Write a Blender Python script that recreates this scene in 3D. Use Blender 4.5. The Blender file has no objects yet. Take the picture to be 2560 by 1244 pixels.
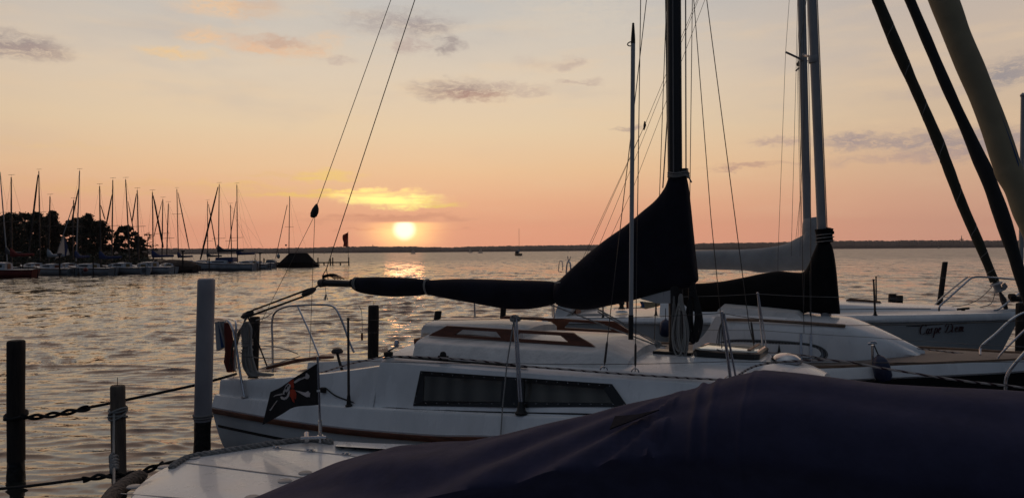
import bpy, math, random
import numpy as np
from mathutils import Vector, noise as mnoise

random.seed(7)
rng = np.random.default_rng(7)
sc = bpy.context.scene
COL = sc.collection
R = math.radians

# ------------------------------------------------------------------ camera
CAM = np.array([0.0, 0.0, 2.6])          # eye height above the lake
FPX = 1900.0                             # focal length in pixels of a 2560 px wide picture
TH, PH = R(0.148), R(0.479)              # pitch up, roll
_f = np.array([0, math.cos(TH), math.sin(TH)])
_u0 = np.array([0, -math.sin(TH), math.cos(TH)])
_r0 = np.array([1.0, 0, 0])
_r = _r0 * math.cos(PH) - _u0 * math.sin(PH)
_u = _r0 * math.sin(PH) + _u0 * math.cos(PH)
cam_d = bpy.data.cameras.new('camera')
cam_d.sensor_width = 36.0
cam_d.lens = 36.0 * FPX / 2560.0
cam_d.clip_start, cam_d.clip_end = 0.1, 20000
cam = bpy.data.objects.new('camera', cam_d)
COL.objects.link(cam)
from mathutils import Matrix
cam.matrix_world = Matrix(((_r[0], _u[0], -_f[0], CAM[0]), (_r[1], _u[1], -_f[1], CAM[1]),
                           (_r[2], _u[2], -_f[2], CAM[2]), (0, 0, 0, 1)))
sc.camera = cam

sc.render.engine = 'CYCLES'
sc.cycles.max_bounces = 6
sc.cycles.glossy_bounces = 3
sc.cycles.diffuse_bounces = 3
sc.cycles.transparent_max_bounces = 6
sc.cycles.sample_clamp_indirect = 4.0
sc.cycles.use_denoising = True
sc.cycles.caustics_reflective = False
sc.view_settings.view_transform = 'Standard'
sc.view_settings.look = 'None'
sc.view_settings.exposure = 0.0
sc.view_settings.gamma = 1.0
sc.view_settings.use_curve_mapping = False


def ray(px, py):
    return _f + _r * (px - 1280) / FPX + _u * (622 - py) / FPX


def P(px, py, d):
    """point of the place seen at px,py whose distance along the view axis is d"""
    return CAM + ray(px, py) * d


def PZ(px, py, z):
    d = ray(px, py)
    return CAM + d * ((z - CAM[2]) / d[2])


def azel(px, py):
    d = ray(px, py)
    return math.degrees(math.atan2(d[0], d[1])), math.degrees(math.atan2(d[2], math.hypot(d[0], d[1])))


def lin(r, g, b):
    f = lambda c: (c / 255 / 12.92) if c / 255 <= 0.04045 else ((c / 255 + 0.055) / 1.055) ** 2.4
    return (f(r), f(g), f(b))


# ------------------------------------------------------------------ sky
SUN_AZ, SUN_EL = azel(1011, 573)
world = bpy.data.worlds.new('World')
sc.world = world
world.use_nodes = True
wt = world.node_tree
wt.nodes.clear()
WN = wt.nodes.new


def wmath(op, a, b=None, c=None):
    n = WN('ShaderNodeMath'); n.operation = op
    for i, v in enumerate((a, b, c)):
        if v is None: continue
        if isinstance(v, (int, float)): n.inputs[i].default_value = v
        else: wt.links.new(v, n.inputs[i])
    return n.outputs[0]


def wvec(op, a, b=None):
    n = WN('ShaderNodeVectorMath'); n.operation = op
    for i, v in enumerate((a, b)):
        if v is None: continue
        if isinstance(v, (tuple, list)): n.inputs[i].default_value = v
        else: wt.links.new(v, n.inputs[i])
    return n.outputs['Value'] if op in ('LENGTH', 'DOT_PRODUCT') else n.outputs[0]


def wrange(v, a, b, c=0.0, d=1.0):
    n = WN('ShaderNodeMapRange'); n.interpolation_type = 'SMOOTHSTEP'
    wt.links.new(v, n.inputs['Value'])
    for k, x in zip(('From Min', 'From Max', 'To Min', 'To Max'), (a, b, c, d)): n.inputs[k].default_value = x
    return n.outputs['Result']


def wmix(fac, a, b, mode='MIX'):
    n = WN('ShaderNodeMix'); n.data_type = 'RGBA'; n.blend_type = mode
    n.clamp_factor = True
    for i, v in ((0, fac), (6, a), (7, b)):
        if isinstance(v, (int, float)): n.inputs[i].default_value = v
        elif isinstance(v, (tuple, list)): n.inputs[i].default_value = (*v[:3], 1)
        else: wt.links.new(v, n.inputs[i])
    return n.outputs[2]


def wramp(fac, stops):
    n = WN('ShaderNodeValToRGB')
    wt.links.new(fac, n.inputs[0])
    cr = n.color_ramp
    while len(cr.elements) < len(stops): cr.elements.new(0.5)
    for e, (p, c) in zip(cr.elements, stops):
        e.position = p; e.color = (*c, 1)
    return n.outputs[0]


tc = WN('ShaderNodeTexCoord')
wd = tc.outputs['Generated']
sep = WN('ShaderNodeSeparateXYZ'); wt.links.new(wd, sep.inputs[0])
AZ = wmath('MULTIPLY', wmath('ARCTAN2', sep.outputs[0], sep.outputs[1]), 57.29578)
EL = wmath('MULTIPLY', wmath('ARCSINE', sep.outputs[2]), 57.29578)
ELP = wmath('SQRT', wmath('DIVIDE', wmath('MAXIMUM', EL, 0.0), 90.0))
e_ = lambda deg: math.sqrt(deg / 90)
west = wramp(ELP, [(0, lin(246, 164, 133)), (e_(1.7), lin(248, 174, 138)), (e_(3.5), lin(243, 182, 143)),
                   (e_(6), lin(243, 200, 156)), (e_(9), lin(237, 210, 174)), (e_(13), lin(227, 209, 186)),
                   (e_(18), lin(202, 198, 192)), (e_(26), lin(217, 182, 158)), (e_(45), lin(172, 148, 142)),
                   (1, lin(104, 118, 136))])
east = wramp(ELP, [(0, (.050, .058, .080)), (e_(8), (.052, .066, .095)), (e_(25), (.058, .080, .120)),
                   (e_(50), (.10, .125, .165)), (1, lin(138, 142, 150))])
sd = (math.sin(R(SUN_AZ)) * math.cos(R(SUN_EL)), math.cos(R(SUN_AZ)) * math.cos(R(SUN_EL)), math.sin(R(SUN_EL)))
G = wvec('DOT_PRODUCT', wd, sd)
WF_ = wrange(G, 0.30, 0.70)
SKY = wmix(WF_, east, west)
# greyer and dimmer away from the sun
SKY = wmix(wmath('MULTIPLY', wrange(G, 0.76, 0.985, 0.40, 0.0), WF_), SKY, lin(174, 150, 140))
# noise that frays the clouds
cv = WN('ShaderNodeCombineXYZ'); wt.links.new(AZ, cv.inputs[0]); wt.links.new(EL, cv.inputs[1])
AE = cv.outputs[0]


def wnoise(vec, scale, stretch, detail=4.0, rough=0.55):
    m = WN('ShaderNodeVectorMath'); m.operation = 'MULTIPLY'
    wt.links.new(vec, m.inputs[0]); m.inputs[1].default_value = stretch
    n = WN('ShaderNodeTexNoise'); n.inputs['Scale'].default_value = scale
    n.inputs['Detail'].default_value = detail; n.inputs['Roughness'].default_value = rough
    wt.links.new(m.outputs[0], n.inputs['Vector'])
    return n


n1 = wnoise(AE, 0.55, (1, 2.2, 1), 5.0, 0.62)
warp = wvec('MULTIPLY', wvec('SUBTRACT', n1.outputs['Color'], (0.5, 0.5, 0.5)), (4.5, 1.7, 0))
AEW = wvec('ADD', AE, warp)
n2 = wnoise(AE, 0.22, (0.45, 2.6, 1), 5.0, 0.6)
# broad thin veil streaks
veil = wrange(n2.outputs['Fac'], 0.45, 0.72)
SKY = wmix(wmath('MULTIPLY', wmath('MULTIPLY', veil, WF_), wrange(EL, 2.0, 8.0, 0.10, 0.30)), SKY, lin(240, 208, 168))
n3 = wnoise(AE, 0.11, (0.6, 2.2, 3), 4.0, 0.55)
SKY = wmix(wmath('MULTIPLY', wmath('MULTIPLY', wrange(n3.outputs['Fac'], 0.50, 0.72), WF_), wrange(EL, 4.0, 14.0, 0.0, 0.30)), SKY, lin(182, 176, 176))

MAUVE, GREY, PEACH, GOLD = lin(176, 150, 146), lin(150, 142, 150), lin(246, 200, 152), lin(255, 222, 132)
HOT = lin(255, 236, 140)
CLOUDS = [  # px, py, half width px, half height px, colour, opacity
    (1140, 226, 120, 26, lin(160, 138, 134), .9), (1185, 240, 90, 14, lin(176, 134, 122), .7), (1250, 211, 40, 12, MAUVE, .5), (1315, 228, 50, 13, MAUVE, .45),
    (1000, 56, 150, 28, lin(168, 156, 154), .7), (1060, 64, 60, 20, lin(160, 148, 148), .7), (1118, 112, 36, 20, lin(150, 136, 136), .85),
    (1030, 112, 44, 22, MAUVE, .6), (845, 147, 40, 10, MAUVE, .45),
    (30, 112, 105, 26, lin(152, 138, 138), .9), (60, 124, 90, 14, lin(170, 146, 140), .5),
    (560, 14, 120, 24, PEACH, .85), (640, 14, 60, 30, lin(206, 182, 166), .6), (510, 90, 55, 18, PEACH, .8), (680, 118, 120, 22, lin(238, 190, 150), .9),
    (690, 104, 80, 14, lin(196, 170, 156), .7), (440, 132, 90, 12, lin(246, 204, 146), .85), (820, 98, 40, 16, PEACH, .4),
    (1425, 155, 46, 14, MAUVE, .5), (1445, 205, 60, 7, MAUVE, .5), (1580, 320, 40, 9, lin(160, 140, 140), .8), (1330, 160, 60, 14, MAUVE, .2),
    (2250, 352, 130, 17, lin(158, 144, 148), .8), (2110, 350, 70, 16, lin(156, 142, 148), .8), (2400, 368, 120, 30, lin(160, 146, 148), .7),
    (2500, 345, 110, 24, lin(156, 144, 148), .75), (2530, 180, 80, 30, lin(148, 142, 148), .85), (2480, 196, 50, 18, lin(152, 146, 150), .6),
    (1935, 350, 70, 11, lin(176, 150, 148), .7), (1850, 418, 80, 5, lin(186, 148, 136), .8), (1900, 410, 130, 4, lin(186, 148, 136), .5),
    (2250, 395, 200, 14, lin(178, 152, 150), .5), (2340, 230, 120, 12, lin(180, 166, 164), .35), (1440, 50, 200, 80, lin(218, 206, 190), .75),
    (150, 365, 150, 8, lin(238, 200, 148), .45), (330, 470, 420, 14, lin(238, 190, 134), .55), (600, 462, 220, 7, lin(246, 200, 132), .6),
    (700, 440, 110, 6, lin(240, 196, 132), .6), (830, 440, 70, 14, lin(252, 212, 124), .95), (790, 484, 160, 8, lin(250, 206, 122), .9), (900, 490, 90, 12, GOLD, .9),
    (985, 501, 120, 15, HOT, 1.0), (1000, 507, 70, 10, HOT, 1.0), (1090, 510, 70, 8, lin(252, 214, 124), .9), (960, 478, 90, 8, GOLD, .7),
    (1010, 541, 170, 10, lin(228, 162, 128), .75), (1110, 541, 110, 8, lin(230, 166, 134), .5), (860, 545, 130, 10, lin(218, 152, 122), .6),
    (900, 575, 60, 4, lin(216, 142, 112), .4), (1110, 572, 70, 4, lin(220, 150, 118), .4)]
n4 = wnoise(AE, 0.5, (0.28, 4.2, 1), 5.0, 0.62)
STREAK = wrange(n4.outputs['Fac'], 0.36, 0.60, 0.30, 1.0)
n5 = wnoise(AEW, 1.3, (0.8, 2.2, 1), 5.0, 0.65)
FRAY = wrange(n5.outputs['Fac'], 0.32, 0.58, 0.25, 1.0)
# glow round the sun (forward scatter in the thin cloud)
dAE = wvec('SUBTRACT', AE, (SUN_AZ, SUN_EL, 0))
rs = wvec('LENGTH', wvec('MULTIPLY', dAE, (1, 1.7, 0)))
g1 = wmath('EXPONENT', wmath('MULTIPLY', wmath('POWER', wmath('DIVIDE', rs, 10.0), 2.0), -1.0))
SKY = wmix(wmath('MULTIPLY', g1, 0.06), SKY, (1.0, 0.55, 0.22), 'ADD')
for (px, py, hw, hh, c, op) in CLOUDS:
    a, e = azel(px, py)
    k = math.degrees(1 / FPX)
    q = wvec('LENGTH', wvec('MULTIPLY', wvec('SUBTRACT', AEW, (a, e, 0)), (1 / (hw * k * 1.25), 1 / (hh * k * 1.35), 0)))
    al = wrange(q, 1.12, 0.15, 0.0, op)
    if 430 < py < 600: al = wmath('MULTIPLY', al, STREAK)
    else: al = wmath('MULTIPLY', wmath('MULTIPLY', al, FRAY), 0.88)
    if c in (GOLD, HOT): c = tuple(1.45 * v for v in c)
    SKY = wmix(al, SKY, c)
g2 = wmath('EXPONENT', wmath('MULTIPLY', wmath('POWER', wmath('DIVIDE', rs, 2.1), 2.0), -1.0))
below = wrange(EL, SUN_EL + 0.64, SUN_EL + 0.40)
stre = wrange(n2.outputs['Fac'], 0.30, 0.62, 0.55, 1.0)
SKY = wmix(wmath('MULTIPLY', wmath('MULTIPLY', g2, below), stre), SKY, (1.4, 0.82, 0.18), 'ADD')
disc = wmath('MULTIPLY', wrange(wvec('LENGTH', wvec('MULTIPLY', dAE, (1, 1.05, 0))), 1.05, 0.42), below)
SKY = wmix(disc, SKY, (2.1, 1.8, 1.2))
# below the horizon: what the lake would send up
SKY = wmix(wrange(EL, -0.6, -2.5), SKY, (.05, .045, .045))
nis = WN('ShaderNodeTexSky'); nis.sky_type = 'NISHITA'; nis.sun_disc = False
nis.sun_elevation = R(SUN_EL); nis.sun_rotation = R(SUN_AZ)
nis.air_density = 1.4; nis.dust_density = 3.0
bgn = WN('ShaderNodeBackground'); bgn.inputs['Strength'].default_value = 0.1
mul = wvec('MULTIPLY', SKY, (9.6, 9.6, 9.6))
addn = wmix(1.0, mul, wvec('MULTIPLY', nis.outputs[0], (0.02, 0.02, 0.02)), 'ADD')
wt.links.new(addn, bgn.inputs['Color'])
wo = WN('ShaderNodeOutputWorld'); wt.links.new(bgn.outputs[0], wo.inputs[0])
world.cycles.sampling_method = 'MANUAL'; world.cycles.sample_map_resolution = 1024

# ------------------------------------------------------------------ the low sun
sun_d = bpy.data.lights.new('sun', 'SUN')
sun_d.energy = 0.02
sun_d.angle = R(3)
sun_d.color = (1.0, 0.36, 0.16)
sun = bpy.data.objects.new('sun', sun_d)
COL.objects.link(sun)
sun.rotation_euler = Vector((-sd[0], -sd[1], -sd[2])).to_track_quat('-Z', 'Y').to_euler()

# ------------------------------------------------------------------ materials
MATS = {}


def mat(name, base, rough=0.5, metal=0.0, var=0.12, vscale=3.0, vstretch=(1, 1, 1), bump=0.0, bscale=40.0,
        bstretch=(1, 1, 1), spec=0.5, coat=0.0, rvar=0.0):
    m = bpy.data.materials.new(name)
    m.use_nodes = True
    t = m.node_tree
    b = t.nodes['Principled BSDF']
    b.inputs['Roughness'].default_value = rough
    b.inputs['Metallic'].default_value = metal
    b.inputs['Specular IOR Level'].default_value = spec
    b.inputs['Coat Weight'].default_value = coat
    co = t.nodes.new('ShaderNodeTexCoord')

    def nz(scale, stretch, detail=5.0):
        mp = t.nodes.new('ShaderNodeMapping'); mp.inputs['Scale'].default_value = stretch
        t.links.new(co.outputs['Object'], mp.inputs[0])
        n = t.nodes.new('ShaderNodeTexNoise'); n.inputs['Scale'].default_value = scale
        n.inputs['Detail'].default_value = detail; n.inputs['Roughness'].default_value = 0.6
        t.links.new(mp.outputs[0], n.inputs['Vector'])
        return n.outputs['Fac']
    f = nz(vscale, vstretch)
    r = t.nodes.new('ShaderNodeValToRGB')
    r.color_ramp.elements[0].position = 0.3; r.color_ramp.elements[1].position = 0.7
    r.color_ramp.elements[0].color = (*[c * (1 - var) for c in base], 1)
    r.color_ramp.elements[1].color = (*[min(1, c * (1 + var)) for c in base], 1)
    t.links.new(f, r.inputs[0])
    t.links.new(r.outputs[0], b.inputs['Base Color'])
    if rvar:
        mr = t.nodes.new('ShaderNodeMapRange')
        mr.inputs['To Min'].default_value = max(0.02, rough - rvar); mr.inputs['To Max'].default_value = rough + rvar
        t.links.new(f, mr.inputs['Value']); t.links.new(mr.outputs[0], b.inputs['Roughness'])
    if bump:
        bn = t.nodes.new('ShaderNodeBump'); bn.inputs['Strength'].default_value = bump
        bn.inputs['Distance'].default_value = 0.02
        t.links.new(nz(bscale, bstretch, 3.0), bn.inputs['Height'])
        t.links.new(bn.outputs[0], b.inputs['Normal'])
    MATS[name] = m
    return m


def stripe_mat(name, c1, c2, scale, rough=0.7, bump=0.5, axis='X', dist=1.5, fac=(0.4, 0.6)):
    """wave bands: rope lay, deck planks"""
    m = bpy.data.materials.new(name); m.use_nodes = True
    t = m.node_tree; b = t.nodes['Principled BSDF']; b.inputs['Roughness'].default_value = rough
    co = t.nodes.new('ShaderNodeTexCoord')
    w = t.nodes.new('ShaderNodeTexWave'); w.bands_direction = axis
    w.inputs['Scale'].default_value = scale; w.inputs['Distortion'].default_value = dist
    t.links.new(co.outputs['Object'], w.inputs['Vector'])
    r = t.nodes.new('ShaderNodeValToRGB')
    r.color_ramp.elements[0].position, r.color_ramp.elements[1].position = fac
    r.color_ramp.elements[0].color = (*c1, 1); r.color_ramp.elements[1].color = (*c2, 1)
    t.links.new(w.outputs['Fac'], r.inputs[0]); t.links.new(r.outputs[0], b.inputs['Base Color'])
    if bump:
        bn = t.nodes.new('ShaderNodeBump'); bn.inputs['Strength'].default_value = bump; bn.inputs['Distance'].default_value = 0.01
        t.links.new(w.outputs['Fac'], bn.inputs['Height']); t.links.new(bn.outputs[0], b.inputs['Normal'])
    MATS[name] = m
    return m


mat('white_gelcoat', (.72, .73, .73), .28, var=.12, vscale=2.6, vstretch=(1, 1, .35), rvar=.10, coat=.25)
mat('deck_gelcoat', (.72, .69, .65), .33, var=.16, vscale=7, vstretch=(.5, 1.6, 1), bump=.35, bscale=28, bstretch=(.5, 1.4, 1), rvar=.16, coat=.2)
mat('lower_hull', (.74, .75, .74), .35, var=.14, vscale=1.6, vstretch=(1, 1, .4), rvar=.1)
mat('grey_hull', (.46, .48, .48), .35, var=.10, vscale=1.6, vstretch=(1, 1, .4), rvar=.1)
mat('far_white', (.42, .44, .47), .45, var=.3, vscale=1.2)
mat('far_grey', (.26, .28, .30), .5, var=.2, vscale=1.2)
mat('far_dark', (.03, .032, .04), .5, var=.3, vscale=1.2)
mat('red_paint', (.16, .022, .018), .5, var=.2)
mat('blue_paint', (.02, .035, .11), .5, var=.2)
mat('black_hull', (.006, .006, .008), .25, var=.2)
mat('black_stripe', (.008, .008, .010), .5, var=.2)
mat('teak', (.135, .045, .022), .45, var=.45, vscale=9, vstretch=(.4, .4, 3), bump=.2, bscale=60, bstretch=(.3, .3, 3))
mat('old_teak', (.20, .13, .085), .6, var=.35, vscale=9)
stripe_mat('teak_planks', (.045, .032, .026), (.25, .20, .165), 5.5, .7, .3, 'Y', .35, (.10, .22))
mat('navy_canvas', (.0085, .0085, .017), .85, var=.35, vscale=4, bump=.35, bscale=9, spec=.25)
mat('purple_canvas', (.038, .036, .074), .85, var=.16, vscale=7, bump=.5, bscale=5, bstretch=(1, 1, 1), spec=.3)
mat('black_canvas', (.005, .005, .006), .85, var=.3, vscale=4, bump=.35, bscale=9, spec=.2)
mat('grey_canvas', (.36, .355, .345), .85, var=.14, vscale=3, bump=.6, bscale=6)
mat('brown_canvas', (.05, .032, .024), .85, var=.3, vscale=1.2, bump=.5, bscale=2)
mat('red_canvas', (.17, .02, .015), .85, var=.25, vscale=2, bump=.4, bscale=2)
mat('blue_canvas', (.016, .03, .10), .85, var=.3, vscale=2, bump=.4, bscale=2)
mat('olive_sailcloth', (.030, .027, .015), .8, var=.3, vscale=3, bump=.5, bscale=7)
mat('dark_sailcloth', (.012, .013, .014), .8, var=.3, vscale=3, bump=.5, bscale=7)
mat('beige_sailcloth', (.30, .245, .15), .8, var=.12, vscale=3, bump=.5, bscale=6)
mat('blue_sailcloth', (.015, .055, .16), .8, var=.25, vscale=3, bump=.5, bscale=6)
mat('sail_white', (.62, .60, .58), .8, var=.08)
mat('black_mast', (.010, .008, .007), .35, var=.3, vscale=4)
mat('grey_alloy', (.33, .33, .33), .5, metal=.25, var=.12, vscale=6, vstretch=(1, 1, .3))
mat('dark_alloy', (.06, .05, .045), .5, metal=.2, var=.2)
mat('pole_white', (.42, .42, .42), .45, var=.1)
mat('stainless', (.55, .55, .56), .22, metal=1.0, var=.1)
mat('wire', (.07, .065, .06), .45, metal=.6, var=.2)
stripe_mat('pale_rope', (.26, .25, .235), (.60, .58, .54), 60, .85, .8, 'DIAGONAL', 1.0)
stripe_mat('fleck_rope', (.05, .02, .025), (.42, .37, .34), 11, .85, .5, 'DIAGONAL', 2.0, (.15, .35))
stripe_mat('dark_rope', (.008, .008, .009), (.03, .03, .032), 40, .85, .8, 'DIAGONAL', 1.0)
stripe_mat('brown_rope', (.07, .055, .045), (.22, .175, .145), 14, .9, .8, 'DIAGONAL', 1.0)
mat('line_grey', (.20, .19, .18), .7, var=.2)
mat('post_wood', (.030, .022, .017), .85, var=.5, vscale=6, vstretch=(3, 3, .4), bump=.8, bscale=30, bstretch=(3, 3, .3))
mat('post_grey_wood', (.16, .12, .09), .85, var=.4, vscale=6, vstretch=(3, 3, .4), bump=.8, bscale=30, bstretch=(3, 3, .3))
mat('wet_wood', (.006, .006, .005), .4, var=.5, vscale=8, bump=1.0, bscale=25)
mat('plastic_sleeve', (.31, .29, .30), .55, var=.2, vscale=3, vstretch=(1, 1, .5))
mat('black_rubber', (.008, .008, .008), .6, var=.2)
mat('fender_blue', (.012, .02, .06), .4, var=.2)
mat('red_cloth', (.12, .020, .012), .85, var=.3, vscale=8, bump=.4, bscale=12)
mat('flag_black', (.014, .013, .014), .9, var=.2, vscale=6)
mat('bone_white', (.52, .47, .45), .85, var=.2, vscale=20)
mat('scarf_red', (.45, .05, .02), .85, var=.2, vscale=12)
mat('frame_black', (.009, .009, .009), .35, var=.2)
mat('plug_grey', (.36, .35, .34), .45, var=.1)
mat('hatch_tan', (.86, .80, .66), .06, var=.06, vscale=4, coat=.6)
mat('leaf', (.020, .026, .012), .7, var=.5, vscale=.6)
mat('leaf_autumn', (.040, .030, .014), .7, var=.5, vscale=.6)
mat('bark', (.022, .017, .013), .9, var=.3)
mat('hill_wood', (.030, .030, .022), .95, var=.35, vscale=.02)
mat('earth', (.028, .024, .018), .95, var=.3, vscale=.2)
mat('text_red', (.055, .014, .018), .5, var=.1)
mat('mould_white', (.62, .63, .63), .4, var=.06)
mat('yellow_panel', (.14, .095, .03), .5, var=.15)

# thin sailcloth lets the light behind it through
_m = MATS['sail_white']; _t = _m.node_tree
_tr = _t.nodes.new('ShaderNodeBsdfTranslucent'); _tr.inputs[0].default_value = (.62, .60, .58, 1)
_mx = _t.nodes.new('ShaderNodeMixShader'); _mx.inputs[0].default_value = .6
_t.links.new(_t.nodes['Principled BSDF'].outputs[0], _mx.inputs[1]); _t.links.new(_tr.outputs[0], _mx.inputs[2])
_t.links.new(_mx.outputs[0], _t.nodes['Material Output'].inputs[0])


# curtained plexiglass: a dark pane over pleated cloth
def curtain_mat():
    m = bpy.data.materials.new('curtained_pane'); m.use_nodes = True
    t = m.node_tree; b = t.nodes['Principled BSDF']
    b.inputs['Roughness'].default_value = .12; b.inputs['Specular IOR Level'].default_value = .35
    co = t.nodes.new('ShaderNodeTexCoord')
    w = t.nodes.new('ShaderNodeTexWave'); w.inputs['Scale'].default_value = 1.5; w.inputs['Distortion'].default_value = 5.5
    w.inputs['Detail'].default_value = 2; w.inputs['Detail Scale'].default_value = .7
    mp = t.nodes.new('ShaderNodeMapping'); mp.inputs['Scale'].default_value = (1, 1, .12)
    t.links.new(co.outputs['Object'], mp.inputs[0]); t.links.new(mp.outputs[0], w.inputs['Vector'])
    r = t.nodes.new('ShaderNodeValToRGB')
    r.color_ramp.elements[0].color = (.058, .056, .050, 1); r.color_ramp.elements[1].color = (.098, .094, .082, 1)
    t.links.new(w.outputs['Fac'], r.inputs[0]); t.links.new(r.outputs[0], b.inputs['Base Color'])
    MATS['curtained_pane'] = m
curtain_mat()


# ------------------------------------------------------------------ mesh helpers (all points in world coordinates)
BASE = {}


def tag(o, label=None, cat=None, group=None, kind=None):
    if label: o['label'] = label
    if cat: o['category'] = cat
    if group: o['group'] = group
    if kind: o['kind'] = kind
    return o


def thing(name, base, label, cat, group=None):
    o = bpy.data.objects.new(name, None)
    o.empty_display_size = 0.1
    o.location = Vector([float(x) for x in base]); COL.objects.link(o)
    BASE[o.name] = np.array(base, float)
    return tag(o, label, cat, group)


def V(*a): return np.array(a, float)


class MB:
    def __init__(s): s.v = []; s.f = []

    def add(s, pts, faces):
        n = len(s.v)
        s.v += [tuple(map(float, p)) for p in pts]
        s.f += [tuple(i + n for i in f) for f in faces]
        return s

    def loft(s, rings, closed=True, cap0=True, cap1=True):
        n = len(rings[0]); pts = [p for r_ in rings for p in r_]; fs = []
        m = n if closed else n - 1
        for i in range(len(rings) - 1):
            for j in range(m):
                k = (j + 1) % n
                fs.append((i * n + j, i * n + k, (i + 1) * n + k, (i + 1) * n + j))
        if cap0: fs.append(tuple(range(n - 1, -1, -1)))
        if cap1: fs.append(tuple((len(rings) - 1) * n + j for j in range(n)))
        return s.add(pts, fs)

    def tube(s, pts, r, n=8, cap=True):
        pts = [np.array(p, float) for p in pts]
        rr = [r] * len(pts) if not hasattr(r, '__len__') else r
        rings = []; prev = None
        for i, p in enumerate(pts):
            d = pts[min(i + 1, len(pts) - 1)] - pts[max(i - 1, 0)]
            L = np.linalg.norm(d); d = d / L if L > 1e-9 else V(0, 0, 1)
            if prev is None:
                a = V(0, 0, 1) if abs(d[2]) < .9 else V(1, 0, 0)
                x = np.cross(a, d)
            else:
                x = prev - d * (prev @ d)
            x = x / max(np.linalg.norm(x), 1e-9); y = np.cross(d, x); prev = x
            rings.append([p + rr[i] * (math.cos(2 * math.pi * k / n) * x + math.sin(2 * math.pi * k / n) * y) for k in range(n)])
        return s.loft(rings, True, cap, cap)

    def box(s, c, h, ax=None):
        c = np.array(c, float); ax = ax or (V(1, 0, 0), V(0, 1, 0), V(0, 0, 1))
        p = [c + a * h[0] * ax[0] + b * h[1] * ax[1] + d * h[2] * ax[2] for d in (-1, 1) for b in (-1, 1) for a in (-1, 1)]
        return s.add(p, [(0, 2, 3, 1), (4, 5, 7, 6), (0, 1, 5, 4), (2, 6, 7, 3), (0, 4, 6, 2), (1, 3, 7, 5)])

    def grid(s, rows):
        return s.loft(rows, False, False, False)

    def slab(s, quads, mp, off):
        """planar polygons (2-D) mapped by mp and given thickness off; shared points are merged"""
        idx = {}; pts = []; fs = []
        for q in quads:
            f = []
            for p in q:
                k = (round(p[0], 5), round(p[1], 5))
                if k not in idx: idx[k] = len(pts); pts.append(np.array(mp(*p), float))
                f.append(idx[k])
            fs.append(tuple(f))
        n = len(pts); ed = {}
        for f in fs:
            for a, b in zip(f, f[1:] + f[:1]): ed[(a, b)] = 1
        o = off if callable(off) else (lambda p: np.array(off, float))
        out = fs + [tuple(i + n for i in reversed(f)) for f in fs]
        for (a, b) in ed:
            if (b, a) not in ed: out.append((b, a, a + n, b + n))
        return s.add(pts + [p + o(p) for p in pts], out)

    def lathe(s, c, prof, n=16, axis=V(0, 0, 1), lean=None):
        axis = axis / np.linalg.norm(axis); a = V(1, 0, 0) if abs(axis[2]) > .5 else V(0, 0, 1)
        x = np.cross(a, axis); x /= np.linalg.norm(x); y = np.cross(axis, x)
        rings = [[np.array(c) + axis * h + r_ * (math.cos(2 * math.pi * k / n) * x + math.sin(2 * math.pi * k / n) * y) for k in range(n)] for r_, h in prof]
        return s.loft(rings)

    def build(s, name, m, parent=None, base=None, smooth=35, bevel=0):
        if parent is not None: b = BASE[parent.name]
        elif base is not None: b = np.array(base, float)
        else: b = np.array(s.v).mean(0); b[2] = min(p[2] for p in s.v)
        me = bpy.data.meshes.new(name)
        me.from_pydata([tuple(np.array(p) - b) for p in s.v], [], s.f)
        me.materials.append(MATS[m] if isinstance(m, str) else m)
        import bmesh
        bm = bmesh.new(); bm.from_mesh(me); bmesh.ops.recalc_face_normals(bm, faces=bm.faces); bm.to_mesh(me); bm.free()
        me.update()
        if smooth:
            me.polygons.foreach_set('use_smooth', [True] * len(me.polygons))
            me.set_sharp_from_angle(angle=R(smooth))
        o = bpy.data.objects.new(name, me); COL.objects.link(o)
        if parent is not None: o.parent = parent
        else: o.location = Vector(b)
        BASE[o.name] = b
        if bevel:
            bv = o.modifiers.new('bevel', 'BEVEL'); bv.width = bevel; bv.segments = 2; bv.limit_method = 'ANGLE'; bv.angle_limit = R(40)
        return o


def tubes(name, m, parent, lists, r, n=6):
    b = MB()
    for l in lists: b.tube(l, r, n)
    return b.build(name, m, parent)


def smooth_pts(pts, n=8):
    """Catmull-Rom through the points"""
    p = [np.array(q, float) for q in pts]; p = [2 * p[0] - p[1]] + p + [2 * p[-1] - p[-2]]
    out = []
    for i in range(1, len(p) - 2):
        for k in range(n):
            t = k / n
            out.append(.5 * ((2 * p[i]) + (-p[i - 1] + p[i + 1]) * t + (2 * p[i - 1] - 5 * p[i] + 4 * p[i + 1] - p[i + 2]) * t * t + (-p[i - 1] + 3 * p[i] - 3 * p[i + 1] + p[i + 2]) * t ** 3))
    out.append(p[-2])
    return out


def sag(a, b, d, n=14):
    a, b = np.array(a, float), np.array(b, float)
    return [a + (b - a) * t - V(0, 0, 1) * d * 4 * t * (1 - t) for t in np.linspace(0, 1, n)]


class Frame:
    """a boat's own axes: s along the keel towards the bow, w towards the camera's side, z up"""
    def __init__(F, O, deg):
        a = R(deg)
        F.O = V(O[0], O[1], 0); F.u = V(math.cos(a), -math.sin(a), 0); F.n = V(-math.sin(a), -math.cos(a), 0)

    def pt(F, s, w, z): return F.O + F.u * s + F.n * w + V(0, 0, z)

    def at(F, px, py, w):
        d = ray(px, py); t = ((F.O - CAM) @ F.n + w) / (d @ F.n)
        return CAM + d * t

    def swz(F, p): q = np.array(p) - F.O; return q @ F.u, q @ F.n, q[2]

    def on(F, px, py, wf):
        w = wf(0, 0)
        for _ in range(30):
            p = F.at(px, py, w); s, _w, z = F.swz(p); w = .5 * w + .5 * wf(s, z)
        return p


def ip(*pts):
    xs = [p[0] for p in pts]; ys = [p[1] for p in pts]
    return lambda s, z=0: float(np.interp(s, xs, ys))


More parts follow.
